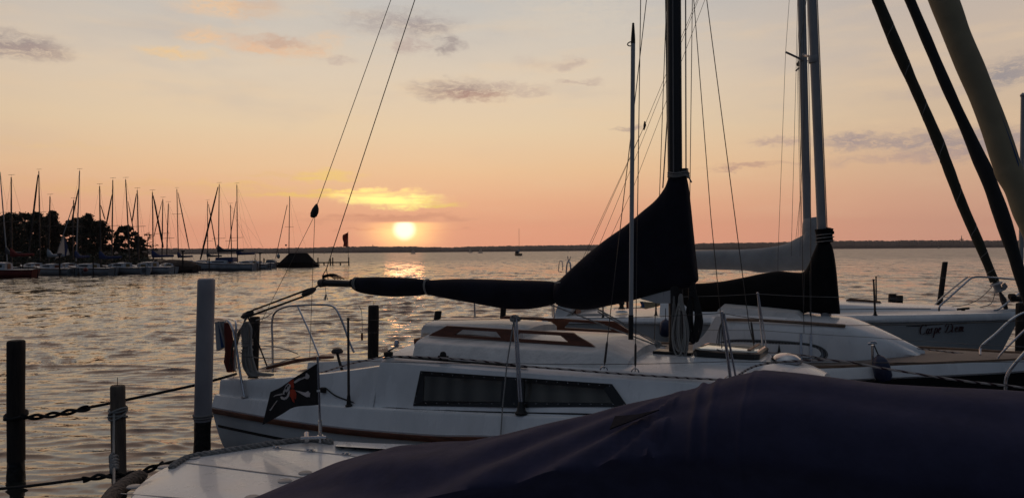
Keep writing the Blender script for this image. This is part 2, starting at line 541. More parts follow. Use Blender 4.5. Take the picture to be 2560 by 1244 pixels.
def spl(*pts):
    """smooth interpolation"""
    q = smooth_pts([(p[0], p[1], 0) for p in pts], 10)
    return ip(*[(p[0], p[1]) for p in q])


def nz(p, sc_=1.0): return mnoise.noise(Vector((float(p[0]) * sc_, float(p[1]) * sc_, float(p[2]) * sc_)))


# ------------------------------------------------------------------ water
def water():
    na = 520
    az = np.concatenate([np.linspace(-180, -46, 40)[:-1], np.linspace(-46, 46, na), np.linspace(46, 180, 40)[1:-1]])
    rad = [1.0]
    while rad[-1] < 3700:
        d = rad[-1]
        rad.append(d + (max(.034, d * .0031) if d < 240 else d * .03))
    rad = np.array(rad); a = np.radians(az)
    RR, AA = np.meshgrid(rad, a, indexing='ij')
    X = RR * np.sin(AA); Y = RR * np.cos(AA)
    dr = np.gradient(rad)[:, None] * np.ones_like(AA)
    Z = np.zeros_like(X); DX = np.zeros_like(X); DY = np.zeros_like(X)
    wind = R(262)                        # waves run nearly towards the camera, a little from the left
    n = 74
    lam = np.exp(np.linspace(math.log(.13), math.log(6.0), n))
    for i, L in enumerate(lam):
        L *= rng.uniform(.93, 1.07)
        k = 2 * math.pi / L
        th = wind + rng.normal(0, .30 if L < 2 else .25)
        slope = .045 * math.exp(-((math.log(L / .28)) / (.9 if L < .28 else 1.3)) ** 2) + .0015
        A = slope / k
        att = np.clip((L / dr - 1.8) / 1.6, 0, 1)
        ph = k * (X * math.cos(th) + Y * math.sin(th)) + rng.uniform(0, 6.28)
        # gusts: patches of livelier water
        Z += A * att * np.cos(ph)
        DX -= 1.05 * A * att * math.cos(th) * np.sin(ph); DY -= 1.05 * A * att * math.sin(th) * np.sin(ph)
    gust = 1.0 + .35 * np.sin(X * .21 + .5 * np.sin(Y * .13)) * np.sin(Y * .11 + 1.0 + .4 * np.sin(X * .17))
    Z *= gust
    Z = np.where(Z > 0, Z * (1 + 1.2 * np.minimum(Z, .08) / .06), Z * .8)      # peaky crests, flat troughs
    v = np.stack([X + DX, Y + DY, Z], -1).reshape(-1, 3)
    nr, nc = X.shape
    i = np.arange(nr - 1)[:, None] * nc + np.arange(nc)[None, :]
    j = np.arange(nr - 1)[:, None] * nc + (np.arange(nc)[None, :] + 1) % nc
    q = np.stack([i, i + nc, j + nc, j], -1).reshape(-1, 4)
    me = bpy.data.meshes.new('water')
    me.vertices.add(len(v)); me.vertices.foreach_set('co', v.astype(np.float32).ravel())
    me.loops.add(q.size); me.loops.foreach_set('vertex_index', q.astype(np.int32).ravel())
    me.polygons.add(len(q)); me.polygons.foreach_set('loop_start', np.arange(0, q.size, 4, dtype=np.int32))
    me.polygons.foreach_set('use_smooth', np.ones(len(q), bool))
    me.update(calc_edges=True)
    m = bpy.data.materials.new('lake_water'); m.use_nodes = True
    t = m.node_tree; b = t.nodes['Principled BSDF']
    b.inputs['Base Color'].default_value = (.016, .017, .015, 1)
    b.inputs['IOR'].default_value = 1.70; b.inputs['Roughness'].default_value = .06
    co = t.nodes.new('ShaderNodeTexCoord'); g = t.nodes.new('ShaderNodeNewGeometry')

    def cnoise(scale, stretch, detail, rough=.6):
        mp = t.nodes.new('ShaderNodeMapping'); mp.inputs['Scale'].default_value = stretch
        mp.inputs['Rotation'].default_value = (0, 0, R(-8))
        t.links.new(co.outputs['Object'], mp.inputs[0])
        nn = t.nodes.new('ShaderNodeTexNoise'); nn.inputs['Scale'].default_value = scale; nn.inputs['Detail'].default_value = detail
        nn.inputs['Roughness'].default_value = rough
        t.links.new(mp.outputs[0], nn.inputs['Vector'])
        sb = t.nodes.new('ShaderNodeVectorMath'); sb.operation = 'SUBTRACT'; sb.inputs[1].default_value = (.5, .5, .5)
        t.links.new(nn.outputs['Color'], sb.inputs[0])
        return sb.outputs[0]

    def vm(op, a_, b_):
        n_ = t.nodes.new('ShaderNodeVectorMath'); n_.operation = op
        for k_, x in enumerate((a_, b_)):
            if isinstance(x, tuple): n_.inputs[k_].default_value = x
            elif x is not None: t.links.new(x, n_.inputs[k_])
        return n_.outputs[0]
    rip = vm('MULTIPLY', cnoise(4.2, (.45, 1.7, 1), 4.0), (.10, .26, 0))
    far = vm('MULTIPLY', cnoise(.42, (1.0, .40, 1), 7.0, .85), (.5, 3.2, 0))
    # waves too small for the mesh at a distance are roughness there
    ln = t.nodes.new('ShaderNodeVectorMath'); ln.operation = 'LENGTH'; t.links.new(co.outputs['Object'], ln.inputs[0])
    mr = t.nodes.new('ShaderNodeMapRange'); mr.interpolation_type = 'SMOOTHSTEP'
    for k_, x in zip(('From Min', 'From Max', 'To Min', 'To Max'), (8, 260, .035, .30)): mr.inputs[k_].default_value = x
    t.links.new(ln.outputs['Value'], mr.inputs['Value']); t.links.new(mr.outputs[0], b.inputs['Roughness'])
    mr2 = t.nodes.new('ShaderNodeMapRange')
    for k_, x in zip(('From Min', 'From Max', 'To Min', 'To Max'), (10, 90, .12, 1.0)): mr2.inputs[k_].default_value = x
    t.links.new(ln.outputs['Value'], mr2.inputs['Value'])
    sc_ = t.nodes.new('ShaderNodeVectorMath'); sc_.operation = 'SCALE'; t.links.new(far, sc_.inputs[0]); t.links.new(mr2.outputs[0], sc_.inputs['Scale']); far = sc_.outputs[0]
    nn = vm('NORMALIZE', vm('ADD', vm('ADD', g.outputs['Normal'], rip), far), None)
    t.links.new(nn, b.inputs['Normal'])
    me.materials.append(m)
    o = bpy.data.objects.new('water', me); COL.objects.link(o)
    tag(o, 'rippled lake water mirroring the sunset sky', 'water', kind='structure')


water()


# ------------------------------------------------------------------ far shore and the wooded bank at the left
def far_shore():
    b = MB(); rows = [[], [], [], [], []]
    wl = lambda px: 633.2 - .00835 * (px - 720)
    hp = ip((-900, 12), (0, 13), (400, 13), (560, 11.5), (700, 11.4), (800, 13), (870, 14.6), (930, 14), (1000, 14), (1060, 12), (1130, 10.5), (1200, 12.5), (1300, 13), (1400, 13.6), (1600, 14.4),
            (1900, 15.6), (2100, 17.2), (2300, 16.4), (2560, 13), (3200, 12), (4200, 9))
    D = 3000.0
    for px in np.arange(-900, 4200, 2.5):
        a = math.atan((px - 1280) / FPX)
        h = (hp(px) + 1.5) * D / FPX
        tz = 2.2 * nz((px * .02, 1, 0)) + 2.0 * nz((px * .09, 5, 0)) + 2.6 * nz((px * .31, 9, 0)) + 1.4 * random.random()
        rr = D
        for k, (f, z) in enumerate(((1.0, -.5), (1.003, .35 * h + .6 * tz), (1.02, .75 * h + tz), (1.05, h + tz), (1.2, -2))):
            rows[k].append(V(math.sin(a) * rr * f, math.cos(a) * rr * f, z))
    b.grid(rows)
    o = b.build('hills', 'hill_wood', smooth=0)
    tag(o, 'low wooded hills along the far shore of the lake', 'hills', kind='structure')


far_shore()


# ------------------------------------------------------------------ shared boat builders
def hull_mesh(B, ss, wf, zf, zk=-.35, rake_b=.9, rake_s=-.25, power=2.2, nside=9, zcap=None):
    """rings from the near rail under the keel to the far rail"""
    s0, s1 = ss[0], ss[-1]; m = MB(); rings = []
    for s in ss:
        t = (s - s0) / (s1 - s0); ring = []
        for sg in (1, -1):
            side = []
            for k in range(nside + 1):
                q = k / nside
                w = wf(s) * (1 - q ** power) ** .8 if q < 1 else 0
                w = wf(s) * (1 - .10 * q - .90 * q ** (power * 2.2)) if q < 1 else 0
                z = zf(s) + (zk - zf(s)) * q
                ds = -rake_b * q * max(0, (t - .55) / .45) ** 1.5 - rake_s * q * max(0, (.15 - t) / .15)
                side.append(B.pt(s + ds, sg * w, z))
            ring += side if sg == 1 else side[-2::-1]
        rings.append(ring)
    m.loft(rings, False, False, False)
    r0 = rings[0]; n = len(r0)
    m.add(r0, [tuple(range(n))])                       # transom
    return m


def strip(B, ss, lines, mirror=True, caps=False):
    """surface between longitudinal lines, each (wf, zf)"""
    m = MB()
    for sg in ((1, -1) if mirror else (1,)):
        rings = [[B.pt(s, sg * wf(s), zf(s)) for wf, zf in lines] for s in ss]
        m.loft(rings, False, False, False)
    return m


def across(B, ss, lines, cap0=False, cap1=False, camber=0.0, ncam=6):
    """near lines up to the top, over the centre and down again on the far side"""
    m = MB(); rings = []
    for s in ss:
        half = [(wf(s), zf(s)) for wf, zf in lines]
        w1, z1 = half[-1]
        top = [(w1 * math.cos(math.pi * k / ncam), z1 + camber * math.sin(math.pi * k / ncam)) for k in range(1, ncam)]
        top = [(w, z1 + camber * (1 - (w / max(w1, 1e-6)) ** 2)) for w, z in top]
        ring = half + top + [(-w, z) for w, z in half[::-1]]
        rings.append([B.pt(s, w, z) for w, z in ring])
    m.loft(rings, False, False, False)
    if cap0: m.add(rings[0], [tuple(range(len(rings[0])))])
    if cap1: m.add(rings[-1], [tuple(range(len(rings[-1])))])
    return m


def sail_cover(B, cols, m, parent, name='sail_cover', w0=0.0, wob=.012, n=20, cap=True, wrink=2.6, square=.75):
    """canvas bag over a boom; cols: px, top y, bottom y, half thickness (metres)"""
    c = smooth_pts([(a, b, h, ) for a, b, h, _ in cols], 7)
    tck = smooth_pts([(a, t, 0) for a, _, _, t in cols], 7)
    mb = MB(); rings = []
    for (px, y0, y1), (_, th, _) in zip(c, tck):
        a, b = B.at(px, y0, w0), B.at(px, y1, w0); mid = (a + b) / 2; h = (a - b) / 2
        ring = []
        for k in range(n):
            t = 2 * math.pi * k / n
            cs, sn = math.cos(t), math.sin(t)
            p = mid + h * sn + B.n * th * math.copysign(abs(cs) ** square, cs)
            q = nz(p, wrink) * .6 + nz(p * V(1, 1, .35), wrink * 2.6) * .4
            p = p + B.n * math.copysign(1, cs) * q * wob * 2.2 * abs(cs) + h * (q * wob * .4 / max(np.linalg.norm(h), .05))
            ring.append(p)
        rings.append(ring)
    mb.loft(rings, True, cap, cap)
    return mb.build(name, m, parent, smooth=50)


def furled(B, cols, m, parent, name='furled_sail', w0=0.0, n=14, lump=.02):
    """rolled headsail; cols: left x, right x, y"""
    c = smooth_pts(cols, 8); mb = MB(); pts = []; rr = []
    for l, r_, y in c:
        a, b = B.at(l, y, w0), B.at(r_, y, w0)
        p = (a + b) / 2; pts.append(p)
        d = np.linalg.norm(p - CAM)
        rr.append((r_ - l) / 2 * .91 / FPX * (p - CAM) @ _f * (1 + lump * 2 * nz(p, 3.0)))
    mb.tube(pts, rr, n)
    o = mb.build(name, m, parent, smooth=60)
    return o, pts, rr


def stanchion(name, B, foot, top, m, parent, r=.0125, base='black_rubber', base_h=.075):
    s = MB(); s.tube([foot, top], [r * 1.05, r * .85], 10)
    s.lathe(top, [(r * 1.2, 0), (r * 1.2, .012), (r * .4, .02)], 10)
    o = s.build(name, m, parent)
    if base:
        b = MB(); b.lathe(np.array(foot) - V(0, 0, .01), [(.040, 0), (.040, .012), (.026, .02), (.018, base_h)], 12)
        b.build('stanchion_base', base, o)
    return o


def coil(center, w, h, m, label, turns=9, r=.008, ax=V(1, 0, 0), ay=V(0, 1, 0), seed=1, tail=.1, group=None, thick=.05):
    """a hank of rope hung up by its neck"""
    rg = random.Random(seed)
    root = thing('rope_coil', np.array(center) - V(0, 0, h), label, 'rope coil', group)
    b = MB()
    for i in range(turns):
        ww = w * rg.uniform(.35, 1.0); hh = h * rg.uniform(.88, 1.04); off = rg.uniform(-1, 1) * thick; sh = rg.uniform(-.25, .25) * w
        pts = []
        for k in range(27):
            t = k / 26 * 2 * math.pi
            x = math.sin(t); y = math.cos(t)
            z = -hh * (1 - y) / 2
            neck = .22 + .78 * min(1, max(0, (-z / hh - .12) / .55)) ** .8
            if -z / hh < .16: neck = .22 + .35 * (1 - (-z / hh) / .16)
            pts.append(np.array(center) + ax * (x * ww * neck * .5 + sh * (-z / hh)) + ay * off * (.4 + .6 * (-z / hh)) + V(0, 0, z))
        b.tube(pts, r, 6)
    b.build('loops', m, root)
    g = MB()
    for i in range(5):
        z = -h * (.17 + .022 * i)
        g.tube([np.array(center) + ax * (w * .17 * math.cos(t)) + ay * (thick * .75 * math.sin(t)) + V(0, 0, z + .008 * math.sin(t)) for t in np.linspace(0, 2 * math.pi, 15)], r, 6)
    g.build('wrapping_turns', m, root)
    return root


# ------------------------------------------------------------------ the white sloop in the middle
ANG = 28
A = Frame((.166, 8.65), ANG)
boatA = thing('sailboat', A.pt(0, 0, 0), 'white sloop with teak handrails, curtained side windows and black mast, behind the pirate flag', 'sailboat')
wa = spl((-4.0, .99), (-3, 1.12), (-2, 1.21), (-1, 1.26), (0, 1.28), (1, 1.26), (2, 1.16), (3, .95), (4, .62), (5.0, .17), (5.3, .02))
za = spl((-4, .625), (-2, .645), (-.56, .705), (.07, .76), (1, .84), (3, 1.0), (5.3, 1.2))
zc = spl((-4.0, .80), (-3.4, .815), (-1.64, .895), (.54, 1.014), (2, 1.09), (3, 1.14), (5.3, 1.32))
SA = list(np.linspace(-4.0, 5.3, 48))
hull_mesh(A, SA, wa, za).build('hull', 'lower_hull', boatA)
# boot stripe
st = MB()
for sg in (1,):
    rows = []
    for k in range(2):
        row = []
        for s in np.linspace(-3.95, 4.5, 40):
            zz = za(s) * .60 + .03 + .035 * k - .02 * (s + 4) / 8
            q = (za(s) - zz) / (za(s) + .35)
            w = wa(s) * (1 - .10 * q - .90 * q ** 4.84) + .004
            row.append(A.pt(s - .9 * q * max(0, ((s + 4) / 9.3 - .55) / .45) ** 1.5 + .25 * q * max(0, (.15 - (s + 4) / 9.3) / .15), sg * w, zz))
        rows.append(row)
    st.grid(rows)
st.build('boot_stripe_and_shade', 'black_stripe', boatA)
rb = MB()
for sg in (1, -1):
    rows = [[A.pt(s, sg * (wa(s) + dw), za(s) + dz) for dw, dz in ((-.01, -.045), (.022, -.042), (.030, -.012), (.024, .016), (-.01, .018))] for s in SA]
    rb.loft(rows, False, True, True)
rb.build('rub_rail', 'teak', boatA)
wcr = lambda s: max(.01, wa(s) - .055); win_ = lambda s: max(.005, wa(s) - .15)
strip(A, SA, [(lambda s: wa(s) + .004, lambda s: za(s) + .018), (lambda s: wa(s) + .006, lambda s: za(s) + .035), (lambda s: max(.01, wa(s) - .004), lambda s: za(s) + .05),
              (lambda s: wcr(s) + .012, lambda s: zc(s) - .025), (wcr, lambda s: zc(s) - .004), (lambda s: wcr(s) - .02, zc), (win_, lambda s: zc(s) + .004),
              (lambda s: max(.004, wa(s) - .30), lambda s: zc(s) + .004)]).build('side_deck', 'white_gelcoat', boatA)
# cockpit coamings, seats and sole
we = spl((-4.1, .83), (-3, .94), (-1.3, .97), (0, .975), (1.2, .935), (2.4, .81), (3.05, .62), (3.2, .58))
zco = spl((-4.1, .975), (-3.3, 1.04), (-2.6, 1.132), (-1.8, 1.258), (-1.33, 1.342))
SC = list(np.linspace(-4.0, -1.32, 22))
strip(A, SC, [(lambda s: win_(s) + .03, lambda s: zc(s) + .002), (lambda s: (win_(s) + we(s)) / 2 + .02, lambda s: (zc(s) + zco(s)) / 2), (lambda s: we(s) + .012, lambda s: zco(s) - .03), (we, lambda s: zco(s) - .006),
              (lambda s: we(s) - .02, zco), (lambda s: we(s) - .085, lambda s: zco(s) + .004), (lambda s: we(s) - .10, lambda s: zco(s) - .015), (lambda s: we(s) - .14, lambda s: .74), (lambda s: .36, lambda s: .72), (lambda s: .33, lambda s: .42),
              (lambda s: .004, lambda s: .42)]).build('cockpit_coaming', 'white_gelcoat', boatA)
# aft end of the cockpit: a low bridge between the coamings
ae = MB(); ae.add([A.pt(-4.0, w, z) for w, z in ((.84, .62), (.84, .80), (.7, .74), (-.7, .74), (-.84, .80), (-.84, .62))], [(0, 1, 2, 3, 4, 5)])
ae.build('stern_bridge', 'white_gelcoat', boatA)
# cabin with a flush foredeck
ztop = lambda s: 1.40 - .02 * max(0, s - 2.2)
dr = lambda s: max(0., (s - 2.75) / .45) ** 2 * .12
SCAB = [-1.33, -1.30] + list(np.linspace(-1.2, 2.7, 26)) + [2.85, 3.0, 3.1, 3.15]
cabin = across(A, SCAB, [(lambda s: win_(s) + .02, lambda s: zc(s) + .001), (lambda s: win_(s) - .005, lambda s: zc(s) + .06),
                         (lambda s: we(s) + .035 + .25 * (win_(s) - we(s) - .03), lambda s: ztop(s) - .14 - dr(s)), (lambda s: we(s) + .022, lambda s: ztop(s) - .055 - dr(s)), (lambda s: we(s) + .006, lambda s: ztop(s) - .018 - dr(s)),
                         (lambda s: we(s) - .03, lambda s: ztop(s) + .003 - dr(s)), (lambda s: we(s) - .12, lambda s: ztop(s) + .035 - dr(s))], True, True, .095, 10).build('cabin', 'white_gelcoat', boatA)
fd = across(A, list(np.linspace(3.0, 5.25, 14)), [(lambda s: max(.004, wa(s) - .16), lambda s: zc(s) + .006)], False, False, .06).build('foredeck', 'deck_gelcoat', boatA)
zdk = lambda s, w: ztop(s) + .035 + .095 * (1 - (w / max(.1, we(s) - .12)) ** 2) if abs(w) < we(s) - .12 else ztop(s) + .02
# raised trunk with the handrails
wt_ = spl((-1.03, .80), (0, .81), (.9, .78), (1.25, .74))
ST = [-1.02, -.99] + list(np.linspace(-.9, 1.12, 12)) + [1.22, 1.32, 1.42]
def t_top(s): return 1.595 if s < 1.2 else 1.595 - (s - 1.2) * .42
def t_w(s): return wt_(s) if s < 1.2 else wt_(1.2) - (s - 1.2) * .25
across(A, ST, [(t_w, lambda s: min(1.455, zdk(s, t_w(s)))), (lambda s: t_w(s) - .05, lambda s: t_top(s) - .02), (lambda s: t_w(s) - .075, t_top), (lambda s: t_w(s) - .12, lambda s: t_top(s) + .018)], True, True, .085, 10).build('cabin_trunk', 'deck_gelcoat', boatA)
sl = MB()
rings = []
for s, dz in ((-1.16, -.05), (-1.13, 0), (-.5, .012), (.12, .0), (.17, -.03)):
    rings.append([A.pt(s, w, z + dz) for w, z in ((.44, 1.66), (.43, 1.745), (.38, 1.765), (.2, 1.785), (0, 1.792), (-.2, 1.785), (-.38, 1.765), (-.43, 1.745), (-.44, 1.66))])
sl.loft(rings, True, True, True)
sl.build('sliding_hatch', 'deck_gelcoat', boatA)
# companionway washboard under the hatch
cw = MB(); cw.box(A.pt(-1.345, 0, 1.15), (.012, .30, .42), (A.u, A.n, V(0, 0, 1))); cw.build('washboard', 'teak', boatA)


def handrail(w, s0, s1, zb0, zb1, hgt):
    m = MB()
    zb = lambda s: zb0 + (zb1 - zb0) * (s - s0) / (s1 - s0)
    mp = lambda s, h: A.pt(s, w - .10 * h, zb(s) + h)
    L = s1 - s0
    a, b, c, d = s0 + .19 * L, s0 + .45 * L, s0 + .56 * L, s0 + .84 * L      # slots
    h1, h2 = .032, hgt - .034
    q = [[(s0, 0), (a - .03, 0), (a - .03, h1), (s0 + .05, h1)], [(s0 + .05, h1), (a - .03, h1), (a + .06, h2), (s0 + .18, h2)], [(s0 + .18, h2), (a + .06, h2), (a + .06, hgt), (s0 + .24, hgt)],
         [(a - .03, 0), (b + .03, 0), (b + .03, h1), (a - .03, h1)], [(a + .06, h2), (b - .03, h2), (b - .03, hgt), (a + .06, hgt)],
         [(b + .03, 0), (c - .03, 0), (c - .03, h1), (b + .03, h1)], [(b + .03, h1), (c - .03, h1), (c + .03, h2), (b - .03, h2)], [(b - .03, h2), (c + .03, h2), (c + .03, hgt), (b - .03, hgt)],
         [(c - .03, 0), (d + .03, 0), (d + .03, h1), (c - .03, h1)], [(c + .03, h2), (d - .06, h2), (d - .06, hgt), (c + .03, hgt)],
         [(d + .03, 0), (s1, 0), (s1 - .05, h1), (d + .03, h1)], [(d + .03, h1), (s1 - .05, h1), (s1 - .18, h2), (d - .06, h2)], [(d - .06, h2), (s1 - .18, h2), (s1 - .24, hgt), (d - .06, hgt)]]
    m.slab(q, mp, -A.n * .032)
    return m.build('handrail', 'teak', boatA, smooth=20, bevel=.004)


handrail(.60, -.95, 1.06, 1.652, 1.632, .125)
handrail(-.56, -.85, 1.08, 1.662, 1.640, .135)
# side windows: one black frame with two curtained panes
wside = lambda s, z: float(np.interp(z, [zc(s) + .06, ztop(s) - .14], [win_(s) - .005, we(s) + .035 + .25 * (win_(s) - we(s) - .03)]))
def onside(px, py, out=.0):
    p = A.on(px, py, wside); return p + A.n * out + V(0, 0, out * .25)
wf_ = MB()
TL, TR, BRc, BL = (1053, 926), (1531, 959), (1570, 1015), (1035, 1013)
p1 = [(1062, 938), (1257, 951), (1253, 1004), (1060, 1001)]; p2 = [(1312, 955), (1510, 970), (1534, 1007), (1313, 1004)]
e1, e2 = (1284, 942), (1283, 1017)
fq = [[TL, e1, p1[1], p1[0]], [p1[3], p1[2], e2, BL], [TL, p1[0], p1[3], BL], [p1[1], e1, e2, p1[2]],
      [e1, TR, p2[1], p2[0]], [p2[3], p2[2], BRc, e2], [e1, p2[0], p2[3], e2], [p2[1], TR, BRc, p2[2]]]
wfr = wf_.slab(fq, lambda x, y: onside(x, y, .004), A.n * .014).build('window_frame', 'frame_black', boatA, smooth=0)
for q in (p1, p2):
    g = MB(); rows = []
    for v in np.linspace(0, 1, 5):
        rows.append([onside(*(np.array(q[0]) * (1 - u_) * (1 - v) + np.array(q[1]) * u_ * (1 - v) + np.array(q[2]) * u_ * v + np.array(q[3]) * (1 - u_) * v), .012) for u_ in np.linspace(0, 1, 9)])
    g.grid(rows); g.build('pane', 'curtained_pane', wfr)
def scr(a, b, n):
    for t in np.linspace(0, 1, n):
        p = onside(a[0] + (b[0] - a[0]) * t, a[1] + (b[1] - a[1]) * t, .018)
        MB().lathe(p, [(.006, -.002), (.005, .003), (.001, .005)], 6, A.n).build('screw', 'stainless', wfr)
scr((1056, 932), (1526, 964), 19); scr((1040, 1007), (1562, 1010), 20); scr((1051, 950), (1043, 990), 2); scr((1538, 975), (1557, 1000), 2)
# genoa track, winch and foredeck fittings
tr = MB(); tr.tube([A.on(985, 895, lambda s, z: we(s) - .05) + V(0, 0, .02), A.on(1318, 919, lambda s, z: we(s) - .06) + V(0, 0, .012)], .013, 6)
tr.build('genoa_track', 'black_rubber', boatA)
car = MB(); c0 = A.on(1108, 898, lambda s, z: we(s) - .06); car.box(c0 + V(0, 0, .02), (.055, .02, .02), (A.u, A.n, V(0, 0, 1))); car.lathe(c0 + V(0, 0, .05) - A.n * .014, [(.01, 0), (.036, .004), (.036, .024), (.01, .028)], 12, A.n); car.build('genoa_car', 'black_rubber', boatA)
def winch(c, parent, m='black_rubber', handle=None, k=1.0):
    b = MB(); b.lathe(c, [(.062 * k, 0), (.058 * k, .02 * k), (.040 * k, .035 * k), (.038 * k, .07 * k), (.052 * k, .082 * k), (.052 * k, .118 * k), (.03 * k, .125 * k), (.02 * k, .13 * k)], 18)
    o = b.build('winch', m, parent)
    if handle is not None:
        h = MB(); top = np.array(c) + V(0, 0, .135); h.tube([top, top + handle], .011, 8); h.lathe(top + handle, [(.012, -.01), (.028, 0), (.03, .05), (.02, .075)], 10); h.build('winch_handle', 'stainless', o)
    return o
winch(A.on(971, 897, lambda s, z: we(s) - .1) + V(0, 0, -.04), boatA, handle=A.u * .115 + V(0, 0, .05))
winch(A.pt(-1.75, -.93, 1.262), boatA, handle=A.u * .1 + V(0, 0, .03))
# aluminium foredeck hatch, ventilator
hm = MB(); hc = A.at(1828, 893, .02)
sH, wH, zH = A.swz(hc)
def hring(k, z): return [A.pt(sH + a * .31 * k, wH + b * .28 * k, z + .02 * a * 0) for a, b in ((-1, .8), (-.85, 1), (.85, 1), (1, .8), (1, -.8), (.85, -1), (-.85, -1), (-1, -.8))]
zb_ = zdk(sH, 0) - .01
hb = MB().loft([hring(1.16, zb_ - .03), hring(1.10, zb_ + .02), hring(1.02, zb_ + .03)]).build('hatch_coaming', 'white_gelcoat', boatA)
hm.loft([hring(1.0, zb_ + .03), hring(1.04, zb_ + .085), hring(.98, zb_ + .098)]); fh = hm.build('foredeck_hatch', 'frame_black', boatA)
MB().loft([hring(.95, zb_ + .0985), hring(.93, zb_ + .112), hring(.80, zb_ + .118)]).build('hatch_lid', 'hatch_tan', fh)
sp = MB(); sp.box(A.pt(sH + .22, wH, zb_ + .122), (.016, .26, .004), (A.u, A.n, V(0, 0, 1))); sp.build('strap', 'teak', fh)
vent = MB(); vc = A.at(1965, 910, 0); vs_, vw_, _ = A.swz(vc); vz = zdk(min(vs_, 3.0), 0) - .015
vent.lathe(A.pt(vs_, 0, vz), [(.145, 0), (.145, .02), (.13, .045), (.095, .075), (.05, .09), (.01, .094)], 28); vent.build('ventilator', 'stainless', boatA)
# mast
mt = MB(); mrings = []
mbase, mtop = A.pt(1.72, 0, 1.50), A.pt(1.745, 0, 13.2)
for t in np.linspace(0, 1, 10):
    c = mbase + (mtop - mbase) * t; ring = []
    for k in range(16):
        an = 2 * math.pi * k / 16; kk = 1 - .15 * max(0, t - .6)
        ring.append(c + A.u * math.cos(an) * .076 * kk + A.n * math.sin(an) * .062 * kk)
    mrings.append(ring)
mt.loft(mrings); mast = mt.build('mast', 'black_mast', boatA)
ms = MB(); ms.box(A.pt(1.70, 0, 1.535), (.20, .10, .022), (A.u, A.n, V(0, 0, 1))); ms.build('mast_step', 'frame_black', mast, bevel=.006)
MB().tube([A.pt(1.73, -.9, 7.4), A.pt(1.73, 0, 7.45), A.pt(1.73, .9, 7.4)], .018, 8).build('spreader', 'black_mast', mast)
# boom and its covers
boom_end = A.at(806, 707, 0)
bm_ = MB(); bm_.tube([boom_end, A.pt(1.62, 0, 2.14)], .045, 12); boom = bm_.build('boom', 'black_mast', boatA)
be = MB(); be.tube([A.at(800, 708, 0), A.at(812, 706, 0)], .055, 12); be.build('end_cap', 'dark_alloy', boom)
gp = MB(); gp.slab([[(1600, 745), (1658, 729), (1659, 758), (1640, 757), (1605, 748)]], lambda x, y: A.at(x, y, .05), -A.n * .09); gp.slab([[(1659, 729), (1680, 724), (1678, 757), (1659, 758)]], lambda x, y: A.at(x, y, .05), -A.n * .09)
gp.build('gooseneck_plate', 'pole_white', boom)
sail_cover(A, [(880, 697, 716, .05), (892, 694, 727, .07), (920, 692, 735, .10), (975, 692, 741, .12), (1030, 695, 740, .11), (1058, 698, 737, .09), (1066, 700, 734, .07)], 'navy_canvas', boatA)
sail_cover(A, [(1064, 701, 733, .06), (1080, 699, 738, .09), (1130, 697, 748, .13), (1200, 697, 760, .15), (1270, 699, 772, .16), (1330, 700, 771, .15), (1378, 703, 762, .13), (1394, 707, 752, .09)], 'navy_canvas', boatA)
sail_cover(A, [(1390, 706, 752, .08), (1402, 700, 764, .15), (1440, 664, 772, .19), (1475, 632, 773, .20), (1520, 597, 764, .20), (1560, 568, 756, .19), (1600, 535, 746, .18), (1640, 500, 735, .16), (1664, 467, 729, .14), (1676, 440, 726, .13), (1696, 437, 724, .125), (1714, 440, 722, .12), (1723, 500, 719, .12), (1730, 570, 714, .11), (1737, 640, 709, .09), (1743, 690, 703, .05)], 'navy_canvas', boatA, n=28, wob=.016)
for pair in (((889, 694, 724, .085), (893, 694, 726, .085)), ((1066, 699, 735, .08), (1069, 699, 736, .085)), ((1393, 705, 753, .10), (1397, 703, 758, .13))):
    tie = MB()
    for (px, y0, y1, th) in pair:
        a, b = A.at(px, y0, 0), A.at(px + 4, y1, 0); m_ = (a + b) / 2; h = (a - b) / 2
        tie.tube([m_ + h * 1.06 * math.sin(t) + A.n * th * math.cos(t) for t in np.linspace(0, 2 * math.pi, 19)], .007, 6)
    if pair[0][0] == 1393: tie.tube([A.at(1387, 706, .1), A.at(1402, 707, .16)], .012, 6)
    tie.build('sail_tie', 'pale_rope', boatA)
col = MB()
for z in (433, 438, 442):
    c = A.at(1696, z, 0); col.tube([c + A.u * .105 * math.cos(t) + A.n * .10 * math.sin(t) + V(0, 0, .008 * math.sin(3 * t)) for t in np.linspace(0, 2 * math.pi, 21)], .009, 6)
col.tube(smooth_pts([A.at(1712, 436, .1), A.at(1722, 444, .1), A.at(1729, 456, .1)]), .008, 6); col.build('collar_lashing', 'line_grey', boatA)
lug = MB(); lug.box(A.at(1712, 432, .0), (.03, .03, .045), (A.u, A.n, V(0, 0, 1))); lug.build('halyard_shackle', 'frame_black', boatA)
# standing and running rigging
mh = A.pt(1.745, 0, 13.15)
blk_bs = A.at(787, 528, 0)
tubes('backstay', 'wire', boatA, [[mh, blk_bs]], .0045)
tubes('backstay_bridle', 'wire', boatA, [[blk_bs + V(0, 0, -.05), A.pt(-4.0, .72, .86)], [blk_bs + V(0, 0, -.05), A.pt(-4.02, -.80, 1.0)]], .0035)
bb = MB(); bb.loft([[blk_bs + A.u * a * k * .055 + A.n * b * k * .03 + V(0, 0, z) + A.u * (z * .33) for a, b in ((1, .6), (.6, 1), (-.6, 1), (-1, .6), (-1, -.6), (-.6, -1), (.6, -1), (1, -.6))] for z, k in ((-.085, .35), (-.07, .8), (-.02, 1.0), (.03, .85), (.08, .4), (.10, .15))])
bb.build('backstay_block', 'black_rubber', boatA)
tubes('topping_lift', 'wire', boatA, [[mh, A.at(816, 672, 0), boom_end + V(0, 0, .09)], [A.at(816, 672, 0), boom_end + V(0, 0, .05) + A.u * .1]], .006)
